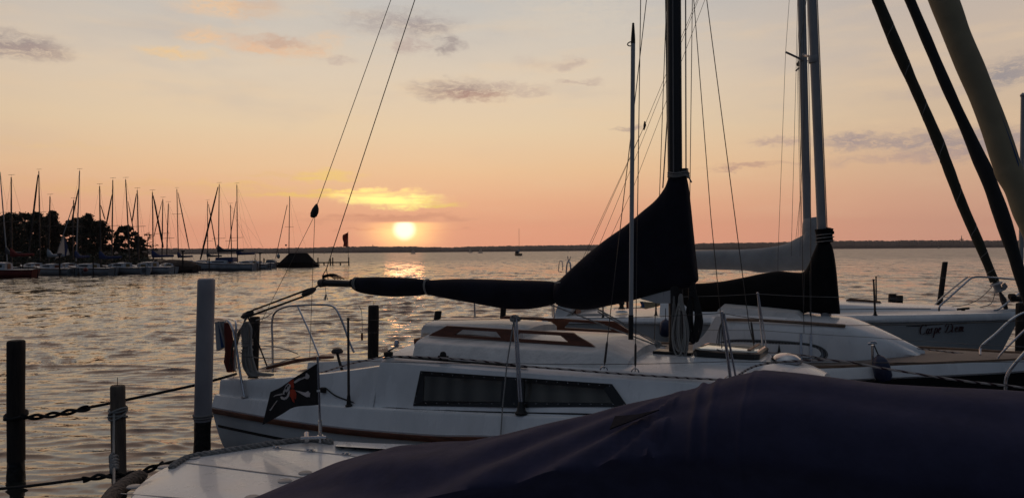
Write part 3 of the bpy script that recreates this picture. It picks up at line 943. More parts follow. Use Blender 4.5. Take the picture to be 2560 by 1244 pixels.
sh = [[A.at(1615, 0, .42), A.at(1586, 257, .6), A.at(1513, 900, we(1.25) - .06)], [A.at(1575, -300, .6), A.at(1576, 0, .7), A.at(1588, 925, we(1.6) - .07)]]
tubes('shroud', 'wire', boatA, [[A.pt(1.73, .06, 7.3), A.on(1510, 922, lambda s, z: we(s) - .05)], [A.pt(1.74, .06, 13.0), A.pt(1.73, .9, 7.4), A.on(1588, 928, lambda s, z: we(s) - .05)],
                                [A.pt(1.73, -.06, 7.3), A.pt(1.2, -.9, 1.42)], [A.pt(1.74, -.06, 13.0), A.pt(1.73, -.9, 7.4), A.pt(1.6, -.9, 1.42)]], .0045)
tubes('inner_forestay', 'wire', boatA, [[A.pt(1.82, 0, 7.2), A.at(1873, 815, 0), A.at(1887, 872, 0)], [A.pt(1.78, -.05, 7.2), A.at(1777, 540, -.55), A.at(1808, 850, -.6)]], .0045)
tubes('halyard', 'line_grey', boatA, [[A.pt(1.62, .03, 13), A.at(1668, 300, .0), A.at(1657, 470, 0)], [A.pt(1.86, .02, 13), A.at(1714, 0, 0), A.at(1715, 430, 0)], [A.at(1681, -200, .07), A.at(1684, 432, .075)]], .007)
for p in (A.on(1510, 926, lambda s, z: we(s) - .04), A.on(1588, 931, lambda s, z: we(s) - .04), A.on(1822, 951, lambda s, z: we(s) - .03)):
    MB().tube([p + A.u * .036 * math.cos(t) + V(0, 0, .036 * math.sin(t) + .005) for t in np.linspace(0, math.pi, 10)], .007, 6).build('deck_eye', 'stainless', boatA)
for a, b in ((A.on(1510, 922, lambda s, z: we(s) - .05), A.pt(1.73, .06, 7.3)), (A.on(1588, 928, lambda s, z: we(s) - .05), A.pt(1.73, .9, 7.4)), (A.at(1887, 872, 0), A.pt(1.82, 0, 7.2))):
    d = (b - a) / np.linalg.norm(b - a); MB().tube([a + d * .05, a + d * .07, a + d * .24, a + d * .27], [.006, .011, .011, .005], 8).build('turnbuckle', 'dark_alloy', boatA)
vg = MB(); vg.tube([A.pt(.0, .05, 2.10), A.at(1640, 862, 0), A.pt(1.62, 0, 1.6)], .008, 6); vg.tube([A.at(1494, 778, 0), A.at(1645, 860, 0.03)], .008, 6); vg.tube([A.at(1494, 772, 0.02), A.at(1650, 858, -.03)], .008, 6); vg.lathe(A.at(1645, 860, 0) - A.n * .02, [(.008, 0), (.035, .004), (.035, .036), (.008, .04)], 12, A.n)
vg.build('kicking_strap', 'pale_rope', boatA)
# mainsheet: two blocks and four parts of rope from the boom end to the stern rail
b1, b2 = A.at(772, 729, .02), A.at(618, 786, .02)
for c, o in ((b1, -1), (b2, 1)):
    d = (b1 - b2) / np.linalg.norm(b1 - b2)
    bk = MB(); bk.loft([[c + d * x + V(0, 0, 1) * k * .050 * math.cos(t) + A.n * .026 * k * math.sin(t) for t in np.linspace(0, 2 * math.pi, 12, endpoint=False)] for x, k in ((-.13, .25), (-.08, .8), (0, 1), (.08, .85), (.13, .3))]); bk.build('mainsheet_block', 'dark_alloy', boatA)
tubes('mainsheet', 'dark_rope', boatA, [[b1 + V(0, 0, .035) + A.n * .015, b2 + V(0, 0, .03) + A.n * .015], [b1 + V(0, 0, .035) - A.n * .015, b2 + V(0, 0, .034) - A.n * .015], [b1 - V(0, 0, .035) + A.n * .015, b2 - V(0, 0, .03) + A.n * .015], [b1 - V(0, 0, .035) - A.n * .015, b2 - V(0, 0, .035) - A.n * .015], [b1, boom_end], [b2, A.pt(-3.95, .1, 1.05)]], .011)
tas = MB(); tp = A.at(813, 716, 0); tas.tube([tp, A.at(815, 735, 0)], .004, 5)
for k in range(9): tas.tube([A.at(815, 733, 0), A.at(815 + random.uniform(-6, 6), 750 + random.uniform(-3, 2), random.uniform(-.03, .03))], .003, 4)
tas.build('frayed_end', 'line_grey', boatA)
for k in range(6):
    tubes('control_line', 'dark_rope', boatA, [smooth_pts([b2 + V(0, 0, -.02) + A.u * (.01 * k - .03), A.at(596 - k * 3, 850 + k * 2, .55 + .04 * k), A.at(580 - k * 3 + (k % 3) * 9, 915 + k * 3, .45 + .05 * k)], 5)], .006)
bc = MB()
for k in range(4): bc.tube(smooth_pts([boom_end + V(0, 0, .06 + .012 * k), boom_end + A.u * (.10 + .04 * k) + V(0, 0, .09 + .01 * k) + A.n * .02 * (k - 1.5), boom_end + A.u * (.22 + .05 * k) + V(0, 0, .055)], 5), .008, 6)
bc.build('lashing', 'dark_rope', boom)
# tiller with its leather-coloured grip
tl = MB(); tl.tube([A.at(668, 918, -.15), A.at(742, 901, -.15), A.at(800, 893, -.15), A.at(833, 892, -.15)], [.028, .028, .025, .019], 10); tl.build('tiller', 'teak', boatA)
hl = MB(); hl.lathe(A.at(843, 880, -.55), [(.03, -.02), (.075, -.01), (.085, .015), (.06, .05), (.02, .062)], 16); hl.tube([A.at(843, 882, -.55), A.at(849, 905, -.55), A.at(857, 930, -.55)], .02, 8); hl.build('compass_bracket', 'black_rubber', boatA)
# stern rails
pu = MB()
pu.tube(smooth_pts([A.on(611, 991, lambda s, z: wcr(s) - .03), A.at(600, 930, .93), A.at(588, 850, .92), A.at(578, 812, .9), A.at(562, 797, .85), A.at(540, 795, .7), A.at(520, 796, .5)], 6), .0155, 8)
pu.tube(smooth_pts([A.at(587, 925, .75), A.at(588, 860, .75), A.at(590, 808, .74), A.at(578, 797, .6), A.at(545, 792, .4)], 6), .0145, 8)
pu.lathe(A.on(611, 991, lambda s, z: wcr(s) - .03) - V(0, 0, .004), [(.045, 0), (.045, .006), (.02, .012)], 12)
pu.build('stern_rail', 'stainless', boatA)
pf = MB()
pf.tube(smooth_pts([A.at(682, 930, -.95), A.at(681, 850, -.96), A.at(680, 805, -.97), A.at(688, 780, -.97), A.at(712, 767, -.97), A.at(745, 763, -.98), A.at(790, 761, -.98), A.at(826, 763, -.98), A.at(842, 775, -.98), A.at(858, 810, -.99), A.at(872, 850, -1.0), A.at(885, 880, -1.0)], 5), .0165, 8)
pf.tube([A.at(744, 764, -.98), A.at(772, 825, -.92), A.at(799, 892, -.85)], .0155, 8)
pf.build('stern_rail', 'stainless', boatA)
# stanchions and guard wires
s1f, s1t = A.on(872, 1012, lambda s, z: wcr(s) - .04), A.at(872, 797, 1.12)
stanchion('stanchion', A, s1f, s1f + V(0, 0, A.swz(s1t)[2] - s1f[2]), 'dark_alloy', boatA, .015, base_h=.12)
gf, gt = A.on(1303, 1031, lambda s, z: wcr(s) - .04), A.at(1288, 795, 1.13)
g_ = MB(); g_.tube([gf + A.u * .012, gt + A.u * .014], .011, 8); g_.tube([gf - A.u * .012, gt - A.u * .014], .011, 8); gs = g_.build('stanchion', 'stainless', boatA)
gb = MB(); gb.lathe(gf - V(0, 0, .012), [(.062, 0), (.062, .014), (.045, .03), (.022, .12)], 14); gb.build('stanchion_base', 'black_rubber', gs)
gc = MB()
for k in range(4):
    gc.tube([gt + A.u * (.05 * math.cos(t)) + V(0, 0, .022 * math.sin(t) - .01 + .006 * k) + A.n * (.02 * math.sin(2 * t)) for t in np.linspace(0, 2 * math.pi, 13)], .008, 5)
gc.build('cow_hitch', 'pale_rope', boatA)
s3f, s3t = A.at(1827, 952, we(2.44) + .02), A.at(1804, 782, we(2.4) + .02)
s3 = stanchion('stanchion', A, s3f, s3t, 'stainless', boatA, .014, base=None)
tubes('stanchion_brace', 'stainless', boatA, [[s3f + A.u * .05, s3t + A.u * .02]], .010)
# lanyards and toggle at the gate
ly = MB(); a0 = s3t + A.n * .02
for dx in (-12, -8, -5, 1): ly.tube(smooth_pts([A.at(1806, 800, .8), A.at(1804 + dx * .6, 825, .8), A.at(1803 + dx, 870 - abs(dx), .8)], 4), .004, 5)
ly.tube([A.at(1792, 873, .8), A.at(1806, 878, .8)], .008, 6); ly.build('gate_lanyard', 'line_grey', boatA)
P_ = lambda px, py, w: A.at(px, py, w)
fst = [(1186, 758, 800), (1384, 760, 800)]
for px, y0, y1 in fst: MB().tube([A.at(px, y0, -1.15), A.at(px + 4, y1 + 60, -1.15)], .012, 8).build('stanchion', 'stainless', boatA)
bowr = A.at(2560, 801, .5)
tubes('guard_wire', 'wire', boatA, [sag(P_(600, 806, .95), P_(872, 799, 1.12), .01), sag(P_(872, 799, 1.12), gt, .012), sag(gt, s3t, .02), sag(s3t, P_(2100, 813, .75), .02) + sag(P_(2100, 813, .75), P_(2600, 799, .35), .01)[1:],
                                    sag(P_(597, 890, .95), P_(874, 900, 1.12), .01), sag(P_(874, 900, 1.12), P_(1296, 908, 1.13), .01), sag(P_(1296, 908, 1.13), P_(1812, 903, we(2.4) + .02), .015), sag(P_(1812, 903, we(2.4) + .02), P_(2560, 903, .4), .01),
                                    sag(P_(842, 765, -.98), P_(1186, 750, -1.15), .01), sag(P_(1186, 750, -1.15), P_(1384, 757, -1.15), .01), sag(P_(870, 832, -1.0), P_(1090, 824, -1.1), .01)], .0032)
tg = MB(); tg.tube(smooth_pts([P_(897, 764, -1.0), P_(904, 780, -1.0), P_(906, 828, -1.0)], 4), .004, 5); tg.build('light_line', 'line_grey', boatA)
tgb = MB(); tgb.tube([P_(905, 832, -1.0), P_(905, 850, -1.0)], .016, 8); tgb.build('red_toggle', 'red_cloth', boatA)
# sheet led along the cabin top, jib sheet at the coaming and a lashing line on the side deck
she = smooth_pts([A.on(x, y, lambda s, z: we(s) - .02) + V(0, 0, .012) for x, y in ((958, 898), (1000, 893), (1105, 897), (1210, 905), (1320, 918), (1420, 926), (1520, 934), (1660, 944), (1826, 953))], 6)
she += smooth_pts([she[-1], A.at(1905, 884 + 26, .55), A.at(2080, 900, .5), A.at(2215, 921, .5), A.at(2400, 950, .45), A.at(2560, 968, .4)], 6)[1:]
tubes('jib_sheet', 'fleck_rope', boatA, [she], .0105)
tubes('jib_sheet_tail', 'fleck_rope', boatA, [smooth_pts([A.at(800, 932, .84), A.at(875, 909, .84), A.at(930, 897, .84), A.at(962, 889, .86)], 6)], .010)
lt = smooth_pts([A.on(x, y, lambda s, z: win_(s) + .012) + V(0, 0, .01) for x, y in ((815, 972), (838, 990), (872, 1003), (915, 1017), (1000, 1022), (1150, 1029), (1290, 1033), (1470, 1037), (1700, 1044))], 6)
tubes('side_line', 'dark_rope', boatA, [lt], .008)
cl = MB(); cl.box(A.on(808, 974, lambda s, z: (win_(s) + we(s)) / 2 + .05), (.035, .02, .03), (A.u, A.n, V(0, 0, 1))); cl.build('cam_cleat', 'black_rubber', boatA, bevel=.008)
tubes('fender_line', 'pale_rope', boatA, [[gt + A.n * .02, A.at(1268, 905, 1.18), A.at(1256, 1020, 1.25), A.at(1251, 1100, 1.31)]], .0075)
tubes('stern_lashing', 'pale_rope', boatA, [smooth_pts([A.at(598, 880, .9), A.at(640, 893, .5), A.at(700, 896, .1), A.at(800, 898, -.6)], 5), smooth_pts([A.at(660, 864, .3), A.at(700, 868, 0), A.at(745, 884, -.5)], 5), smooth_pts([A.at(640, 800, .5), A.at(664, 793, .2), A.at(682, 780, -.95)], 5), smooth_pts([A.at(655, 920, .6), A.at(700, 905, .3), A.at(750, 890, -.3)], 5)], .007)
# bow rail foot
MB().tube(smooth_pts([A.at(2514, 990, .30), A.at(2514, 962, .30), A.at(2517, 940, .30), A.at(2535, 912, .3), A.at(2590, 850, .25)], 5), .0135, 8).build('bow_rail', 'stainless', boatA)
# big rolled genoa on the forestay
gen, gp_, gr_ = furled(A, [(2218, 2288, -260), (2325, 2393, 0), (2362, 2428, 95), (2403, 2468, 191), (2430, 2494, 255), (2455, 2521, 324), (2482, 2547, 405), (2490, 2558, 432), (2513, 2580, 472), (2534, 2598, 530), (2554, 2612, 575), (2632, 2680, 760), (2720, 2740, 980)], 'beige_sailcloth', boatA, lump=.03)
uv = MB(); rows = [[], [], []]
for p, r_ in zip(gp_, gr_):
    d = CAM - p; d /= np.linalg.norm(d); rt = np.cross(V(0, 0, 1), d); rt /= np.linalg.norm(rt); 
    for k, an in enumerate((8, 28, 42)):
        rows[k].append(p + (rt * math.cos(R(an)) + d * math.sin(R(an))) * r_ * 1.025)
uv.grid(rows); uv.build('uv_strip', 'blue_sailcloth', gen)
# folded boarding ladder at the stern
ld = MB(); ld.slab([[(537, 805), (558, 802), (571, 862), (541, 877)]], lambda x, y: A.at(x, y, .45), -A.n * .05); ldo = ld.build('boarding_ladder', 'pole_white', boatA)
MB().tube([A.at(547, 803, .48), A.at(562, 862, .48), A.at(573, 925, .48)], .014, 8).tube([A.at(559, 803, .48), A.at(572, 860, .48)], .014, 8).build('ladder_rail', 'grey_alloy', ldo)
MB().slab([[(547, 812), (552, 811), (562, 866), (554, 869)]], lambda x, y: A.at(x, y, .462), A.n * .01).build('ladder_tread', 'blue_sailcloth', ldo)

# things hung on the sloop
hk = thing('rope_coil', A.at(640, 935, .80), 'thick hank of pale rope hung on the stern rail of the white sloop', 'rope coil')
rg_ = random.Random(11); hb2 = MB()
for i in range(34):
    a0 = rg_.uniform(-1, 1); d0 = rg_.uniform(-.06, .06)
    q = [(617 + a0 * 4, 803 + rg_.uniform(0, 5)), (616 + a0 * 13, 822), (617 + a0 * 11, 848), (618 + a0 * 10, 862), (618 + a0 * 13, 890), (622 + a0 * 15, 912 + rg_.uniform(-4, 6)), (632 + a0 * 15, 932 + rg_.uniform(-3, 4)), (648 + a0 * 14 + max(0, a0) * 22, 936 + rg_.uniform(-2, 3))]
    hb2.tube(smooth_pts([A.at(x, y, .80 + d0 * (.5 if k < 4 else 1)) for k, (x, y) in enumerate(q)], 4), .0105, 6)
hb2.build('loops', 'pale_rope', hk)
hb3 = MB()
for y in (849, 854, 859, 863, 874):
    c = A.at(618, y, .80); hb3.tube([c + A.u * .062 * math.cos(t) + A.n * .07 * math.sin(t) + V(0, 0, .006 * math.sin(t + y)) for t in np.linspace(0, 2 * math.pi, 17)], .009, 6)
hb3.build('wrapping_turns', 'pale_rope', hk)
coil(A.at(1702, 735, .12), .15, .63, 'pale_rope', 'pale halyard coil hanging down the foot of the black mast', 9, .008, A.u, A.n, 5, thick=.03)
coil(A.at(1733, 705, .06), .17, .60, 'dark_rope', 'dark rope coil hanging beside the black mast in front of the black boom cover', 10, .009, A.u, A.n, 6, thick=.03)
c3 = coil(A.at(1685, 740, .10), .07, .50, 'line_grey', 'grey line bundle tied along the aft side of the black mast foot', 5, .007, A.u, A.n, 8, thick=.02)
rc = MB(); rc_rings = []
for px, py, k in ((566, 806, .5), (569, 826, .9), (573, 850, 1.0), (575, 880, 1.1), (574, 905, 1.25), (577, 928, 1.1)):
    c = A.at(px, py, .5); rc_rings.append([c + A.u * .055 * k * math.cos(t) * (1 + .35 * math.sin(3 * t + py)) + A.n * .05 * k * math.sin(t) for t in np.linspace(0, 2 * math.pi, 14, endpoint=False)])
rc.loft(rc_rings); tag(rc.build('rolled_flag', 'red_cloth', smooth=60), 'rolled dark red flag tied to the stern rail beside the ladder', 'flag')
pb = thing('spinnaker_pole', A.at(1577, 848, we(1.55) - .12), 'slim white pole with black ends standing upright along the rigging of the white sloop', 'pole')
q0, q1 = A.at(1577, 848, .8), A.at(1583, 58, .8); L_ = q1 - q0
MB().tube([q0 + L_ * .075, q0 + L_ * .94], .021, 12).build('shaft', 'pole_white', pb)
MB().tube([q0, q0 + L_ * .078], .024, 12).build('end_fitting', 'black_rubber', pb)
MB().tube([q0 + L_ * .935, q0 + L_ * .955, q0 + L_], [.022, .020, .010], 10).build('end_fitting', 'black_rubber', pb)
MB().tube([q0 + L_ * .935 + A.u * (.035 * math.cos(t) - .02) + V(0, 0, .02 * math.sin(t)) for t in np.linspace(0, 2 * math.pi, 13)], .006, 6).build('ring', 'line_grey', pb)


# ------------------------------------------------------------------ the teak-decked sloop behind it
OB = (.166 + 3 * math.sin(R(ANG)), 8.65 + 3 * math.cos(R(ANG)))
B = Frame(OB, ANG)
boatB = thing('sailboat', B.pt(0, 0, 0), 'sloop with a teak deck, oval side window, black hull and black boom cover', 'sailboat')
wb = spl((-2.9, .95), (-1, 1.25), (1, 1.30), (2.5, 1.22), (3.5, 1.0), (4.5, .62), (5.2, .22), (5.5, .03))
zb = spl((-2.9, 1.02), (0, 1.08), (2.3, 1.165), (3.0, 1.200), (3.6, 1.243), (4.35, 1.281), (5.0, 1.31), (5.5, 1.35))
SB_ = list(np.linspace(-2.9, 5.5, 40))
zbb = lambda s: zb(s) - .155 + .02 * min(1, max(0, (s - 3.6) / 1.4))
hull_mesh(B, SB_, lambda s: wb(s) * .99, zbb).build('hull', 'black_hull', boatB)
strip(B, SB_, [(lambda s: wb(s) * .992, zbb), (lambda s: wb(s) + .012, lambda s: zbb(s) + .02), (lambda s: wb(s) - .02 * min(1, wb(s)), lambda s: zb(s) - .05), (lambda s: max(.004, wb(s) - .045 * min(1, wb(s))), lambda s: zb(s) - .008), (lambda s: max(.004, wb(s) - .055), zb), (lambda s: max(.003, wb(s) - .07), lambda s: zb(s) - .004)]).build('sheer_band', 'white_gelcoat', boatB)
dkb = across(B, SB_, [(lambda s: max(.002, wb(s) - .065), lambda s: zb(s) - .006)], False, False, .03).build('teak_deck', 'teak_planks', boatB)
tlm = MB()
for sg in (1, -1): tlm.loft([[B.pt(s, sg * max(.003, wb(s) - .055 + a), zb(s) + b) for a, b in ((-.016, -.01), (-.016, .022), (.010, .022), (.010, -.01))] for s in SB_], True)
tlm.build('toe_rail', 'old_teak', boatB)
wcb = spl((1.2, .80), (1.9, .80), (2.6, .72), (3.1, .58), (3.5, .40), (3.85, .20), (4.0, .05))
zcb = spl((1.2, 1.745), (1.7, 1.70), (2.4, 1.68), (3.0, 1.655), (3.2, 1.63), (3.55, 1.49), (3.85, 1.34), (4.02, 1.25))
SBC = list(np.linspace(1.55, 3.1, 12)) + list(np.linspace(3.16, 4.0, 12))
zbase = lambda s: zb(s) - .005
bl = lambda f: (lambda s: zbase(s) + f * (zcb(s) - zbase(s)))
wcB = lambda s: wcb(s) + .075 * min(1, (4.02 - s) / .6)
across(B, SBC, [(lambda s: wcB(s), zbase), (lambda s: wcb(s) + .045, bl(.45)), (lambda s: wcb(s) + .01, bl(.78)), (lambda s: max(.01, wcb(s) - .03), bl(.93)), (lambda s: max(.008, wcb(s) - .09), bl(1.0))], True, True, .06, 8).build('cabin', 'white_gelcoat', boatB)
# aft flare of the cabin side running down to the cockpit
fl = MB(); wsB = lambda s, z: wcb(max(1.5, s)) + .05
fl.slab([[(1788, 792), (1800, 790), (1800, 900), (1732, 900), (1732, 860), (1755, 842), (1772, 820)]], lambda x, y: B.on(x, y, wsB), -B.n * .05)
fl.build('cockpit_coaming', 'white_gelcoat', boatB)
fl2 = MB(); fl2.slab([[(1788, 792), (1800, 790), (1800, 900), (1732, 900), (1732, 860), (1755, 842), (1772, 820)]], lambda x, y: B.on(x, y, wsB) - B.n * 1.7, -B.n * .05); fl2.build('cockpit_coaming', 'white_gelcoat', boatB)
# sliding hatch garage and mast plate on the roof
hg = MB(); hrings = []
for s, k in ((1.55, .5), (1.6, 1), (2.2, .9), (2.55, .75), (2.62, .2)):
    z0 = zcb(s) + .02; hrings.append([B.pt(s, w, z0 + z * k) for w, z in ((.42, 0), (.40, .10), (.2, .125), (-.2, .125), (-.40, .10), (-.42, 0))])
hg.loft(hrings); hg.build('sliding_hatch', 'deck_gelcoat', boatB)
hr = MB(); hr.tube([B.on(x, y, lambda s, z: wcb(s) - .03) for x, y in ((1816, 798), (1905, 800), (2000, 806), (2113, 814))], .020, 8); hr.build('handrail', 'old_teak', boatB)
# oval window with a pale curtain
wB = lambda s, z: float(np.interp(z, [zbase(s), zbase(s) + .45 * (zcb(s) - zbase(s)), zbase(s) + .78 * (zcb(s) - zbase(s))], [wcB(s), wcb(s) + .045, wcb(s) + .01]))
ow = [(1782, 872), (1800, 855), (1830, 848), (1900, 848), (1958, 851), (2010, 856), (2042, 862), (2062, 872), (2070, 884), (2066, 893), (2050, 898), (2020, 898), (1950, 898), (1860, 897), (1800, 894), (1784, 886)]
cx, cy = 1926, 873
ring = lambda k, o: [B.on(cx + (x - cx) * (1 - (1 - k) * .35), cy + (y - cy) * k, wB) + B.n * o for x, y in smooth_pts([(x, y, 0) for x, y in ow + [ow[0]]], 4)[:-1] for x, y in ((x, y),)] if False else None
def oring(inset, o):
    q = smooth_pts([(x, y, 0) for x, y in ow + [ow[0]]], 4)[:-1]; out = []
    for p in q:
        dx, dy = p[0] - cx, p[1] - cy; L = math.hypot(dx, dy * 2.6)
        out.append(B.on(p[0] - inset * dx / L * 1.2, p[1] - inset * dy / L * 2.6, wB) + B.n * o)
    return out
wfo = MB().loft([oring(0, .0), oring(0, .012), oring(5.4, .012), oring(5.8, .004)], True, False, False).build('window_frame', 'frame_black', boatB)
MB().loft([oring(1.6, .0145), oring(2.2, .0145)], True, False, False).build('window_gasket', 'mould_white', wfo)
inn = oring(5.2, .006); pn = MB(); cpt = sum(inn) / len(inn)
pn.add(inn + [cpt], [(i, (i + 1) % len(inn), len(inn)) for i in range(len(inn))])
m_ = stripe_mat('pale_curtain', (.075, .085, .095), (.17, .185, .20), 9, .5, 0, 'X', 2.0, (.2, .8)); MATS['pale_curtain'].node_tree.nodes['Principled BSDF'].inputs['Roughness'].default_value = .25
pn.build('pane', 'pale_curtain', wfo)
tri = MB(); tri.slab([[(1948, 858), (1953, 884), (1943, 884)]], lambda x, y: B.on(x, y, wB) + B.n * .008, B.n * .002); tri.build('curtain_gap', 'frame_black', wfo, smooth=0)
# chain plates outside the window
for x in (2003, 2028):
    MB().slab([[(x - 2.5, 832), (x + 2.5, 832), (x + 3.5, 904), (x - 3.5, 904)]], lambda px, py: B.on(px, py, lambda s, z: wB(s, z) if z < 1.62 else wcb(s)) + B.n * .014, B.n * .006).build('chain_plate', 'stainless', boatB, smooth=0)
# bow-side roof rail and fittings
MB().tube([B.at(2138, 818, .12), B.at(2160, 822, .12), B.at(2205, 845, .12), B.at(2268, 874, .10)], .014, 8).build('roof_rail', 'white_gelcoat', boatB)
mpt = MB(); mpt.box(B.at(2068, 804, 0) + V(0, 0, .0), (.30, .10, .03), (B.u, B.n, V(0, 0, 1))); mpl = mpt.build('mast_plate', 'pole_white', boatB, bevel=.01)
hl_ = MB()
for k in range(7): hl_.lathe(B.at(2068, 804, 0) + B.u * (-.24 + .08 * k) + B.n * .101, [(.016, -.004), (.016, .004)], 8, B.n)
hl_.build('holes', 'frame_black', mpl)
# mast
p0, p1_ = B.at(2064, 800, 0), B.at(2030, 0, 0); dm = p1_ - p0
mB = MB(); mr_ = []
for t in np.linspace(0, 1.75, 8):
    c = p0 + dm * t; mr_.append([c + B.u * .058 * math.cos(2 * math.pi * k / 16) + B.n * .046 * math.sin(2 * math.pi * k / 16) for k in range(16)])
mB.loft(mr_); mastB = mB.build('mast', 'grey_alloy', boatB)
MB().tube([p0 + dm * -.01 + B.u * .066, p0 + dm * 1.75 + B.u * .066], .006, 6).build('halyard', 'wire', boatB)
for (x0, y0, x1, y1, w) in ((2034, 143, 1998, 118, .75),):
    sp_ = MB(); sp_.tube([B.at(x0, y0, 0), B.at(x1, y1, .0) - B.n * .5], .016, 8); sp_.lathe(B.at(x1, y1, .0) - B.n * .5, [(.02, -.02), (.03, 0), (.02, .03)], 8); sp_.build('spreader', 'grey_alloy', mastB)
tn = MB(); tn.lathe(B.at(2034, 150, 0) - V(0, 0, .04), [(.064, 0), (.068, .02), (.068, .07), (.064, .09)], 16); tn.build('mast_band', 'grey_alloy', mastB)
sail_cover(B, [(1690, 712, 742, .04), (1730, 708, 776, .09), (1760, 707, 779, .12), (1810, 702, 778, .14), (1862, 692, 777, .15), (1900, 684, 783, .16), (1945, 677, 790, .16), (1985, 680, 787, .16), (2010, 678, 783, .16), (2022, 660, 780, .16), (2032, 635, 781, .155), (2046, 603, 783, .15), (2053, 596, 784, .14), (2070, 600, 784, .14), (2082, 622, 784, .13), (2090, 670, 784, .11), (2096, 735, 784, .08), (2100, 776, 784, .04)], 'black_canvas', boatB, n=26)
cb = MB(); cb.tube([B.at(2062, 606, 0), B.at(2061, 590, 0), B.at(2060, 572, 0)], [.105, .10, .115], 16); cb.tube(smooth_pts([B.at(2068, 576, .06), B.at(2078, 577, .06), B.at(2085, 582, .06)]), [.045] * 16 + [.012], 8) if False else cb.tube([B.at(2066, 577, .06), B.at(2076, 577, .06), B.at(2085, 582, .06)], [.05, .04, .012], 8)
cb.build('cover_collar', 'black_canvas', boatB)
lsh = MB()
for y in (586, 594, 603): lsh.tube([B.at(2062, y, 0) + B.u * .112 * math.cos(t) + B.n * .11 * math.sin(t) + V(0, 0, .012 * math.cos(t)) for t in np.linspace(0, 2 * math.pi, 17)], .006, 5)
lsh.build('collar_lashing', 'pale_rope', boatB)
fB, _, _ = furled(B, [(2105, 2132, -360), (2184, 2210, -180), (2261, 2288, 0), (2337, 2365, 180), (2373, 2400, 260), (2402, 2431, 325), (2430, 2465, 395), (2450, 2486, 440), (2486, 2523, 540), (2520, 2552, 640), (2546, 2574, 720), (2572, 2596, 790)], 'dark_sailcloth', boatB, lump=.06)
tubes('shroud', 'wire', boatB, [[p0 + dm * 1.1, B.at(1996, 150, .3), B.at(2010, 832, .78)], [p0 + dm * 1.6, B.at(2026, 400, .4), B.at(2028, 832, .74)], [B.at(1947, 612 + 400, .4), B.at(1947, 612 + 400, .4) + V(0, 0, .01)]][:2], .004)
tubes('lazy_jack', 'wire', boatB, [[B.at(2012, 680, .17), B.at(2008, 800, .2)], [B.at(2024, 676, .17), B.at(2026, 800, .2)]], .006)
# stanchions, guard wires, pulpit
sf, stp = B.on(1910, 897, lambda s, z: wb(s) - .04), B.at(1894, 734, 1.2)
stanchion('stanchion', B, sf, stp, 'stainless', boatB, .013)
MB().tube([sf + B.u * .05, stp + B.u * .008], .009, 8).build('stanchion_brace', 'stainless', boatB)
tubes('guard_wire', 'line_grey', boatB, [sag(B.at(1650, 741, 1.2), stp, .012), sag(stp, B.at(2080, 742, 1.0), .006) + sag(B.at(2080, 742, 1.0), B.at(2536, 755, .4), .01)[1:], sag(B.at(1700, 822, 1.22), B.at(1903, 825, 1.2), .006), sag(B.at(1903, 825, 1.2), B.at(2170, 842, .95), .006) + sag(B.at(2170, 842, .95), B.at(2560, 866, .4), .01)[1:]], .0032)
pp = MB()
pp.tube(smooth_pts([B.on(2451, 886, lambda s, z: wb(s) - .06), B.at(2451, 872, .46), B.at(2458, 860, .45), B.at(2490, 833, .38), B.at(2522, 803, .32), B.at(2552, 784, .25), B.at(2590, 772, .12)], 5), .0125, 8)
pp.tube(smooth_pts([B.at(2494, 896, .33), B.at(2502, 884, .32), B.at(2535, 850, .27), B.at(2575, 812, .2)], 5), .0125, 8)
pp.build('pulpit', 'stainless', boatB)
tubes('jib_sheet', 'fleck_rope', boatB, [smooth_pts([B.at(1905, 879, .95), B.at(2000, 886, .95), B.at(2080, 899, .9)], 5)], .009)
tubes('jib_sheet', 'fleck_rope', boatB, [smooth_pts([B.at(2272, 868, .05), B.at(2400, 882, -.1), B.at(2492, 892, .0)], 5)], .009)
# fender hanging from a short rail post
po = MB(); po.tube([B.on(2182, 908, lambda s, z: wb(s) - .06), B.at(2181, 862, .97)], .016, 8); po.tube([B.at(2170, 859, .97), B.at(2192, 856, .97)], .013, 8); po.tube([B.at(2176, 854, .97), B.at(2190, 853, .97)], .010, 8); po.build('rail_post', 'stainless', boatB)


def fender(base_px, B_, w, top, bot, wid, m, label):
    a, b = B_.at(*top, w), B_.at(*bot, w); L = np.linalg.norm(a - b); d = (a - b) / L
    root = thing('fender', b, label, 'fender')
    m_ = MB(); m_.lathe(b, [(wid * .2, 0), (wid * .75, .02), (wid, .07), (wid, L * .62), (wid * .86, L * .80), (wid * .5, L * .93), (wid * .22, L * .97), (wid * .2, L)], 16, d); m_.build('body', m, root)
    MB().tube([a - d * .01, B_.at(*base_px, w)], .007, 6).build('lanyard', 'dark_rope', root)


fender((2185, 862), B, 1.04, (2196, 886), (2212, 955), .095, 'fender_blue', 'dark blue fender hanging over the white band of the teak-decked sloop')

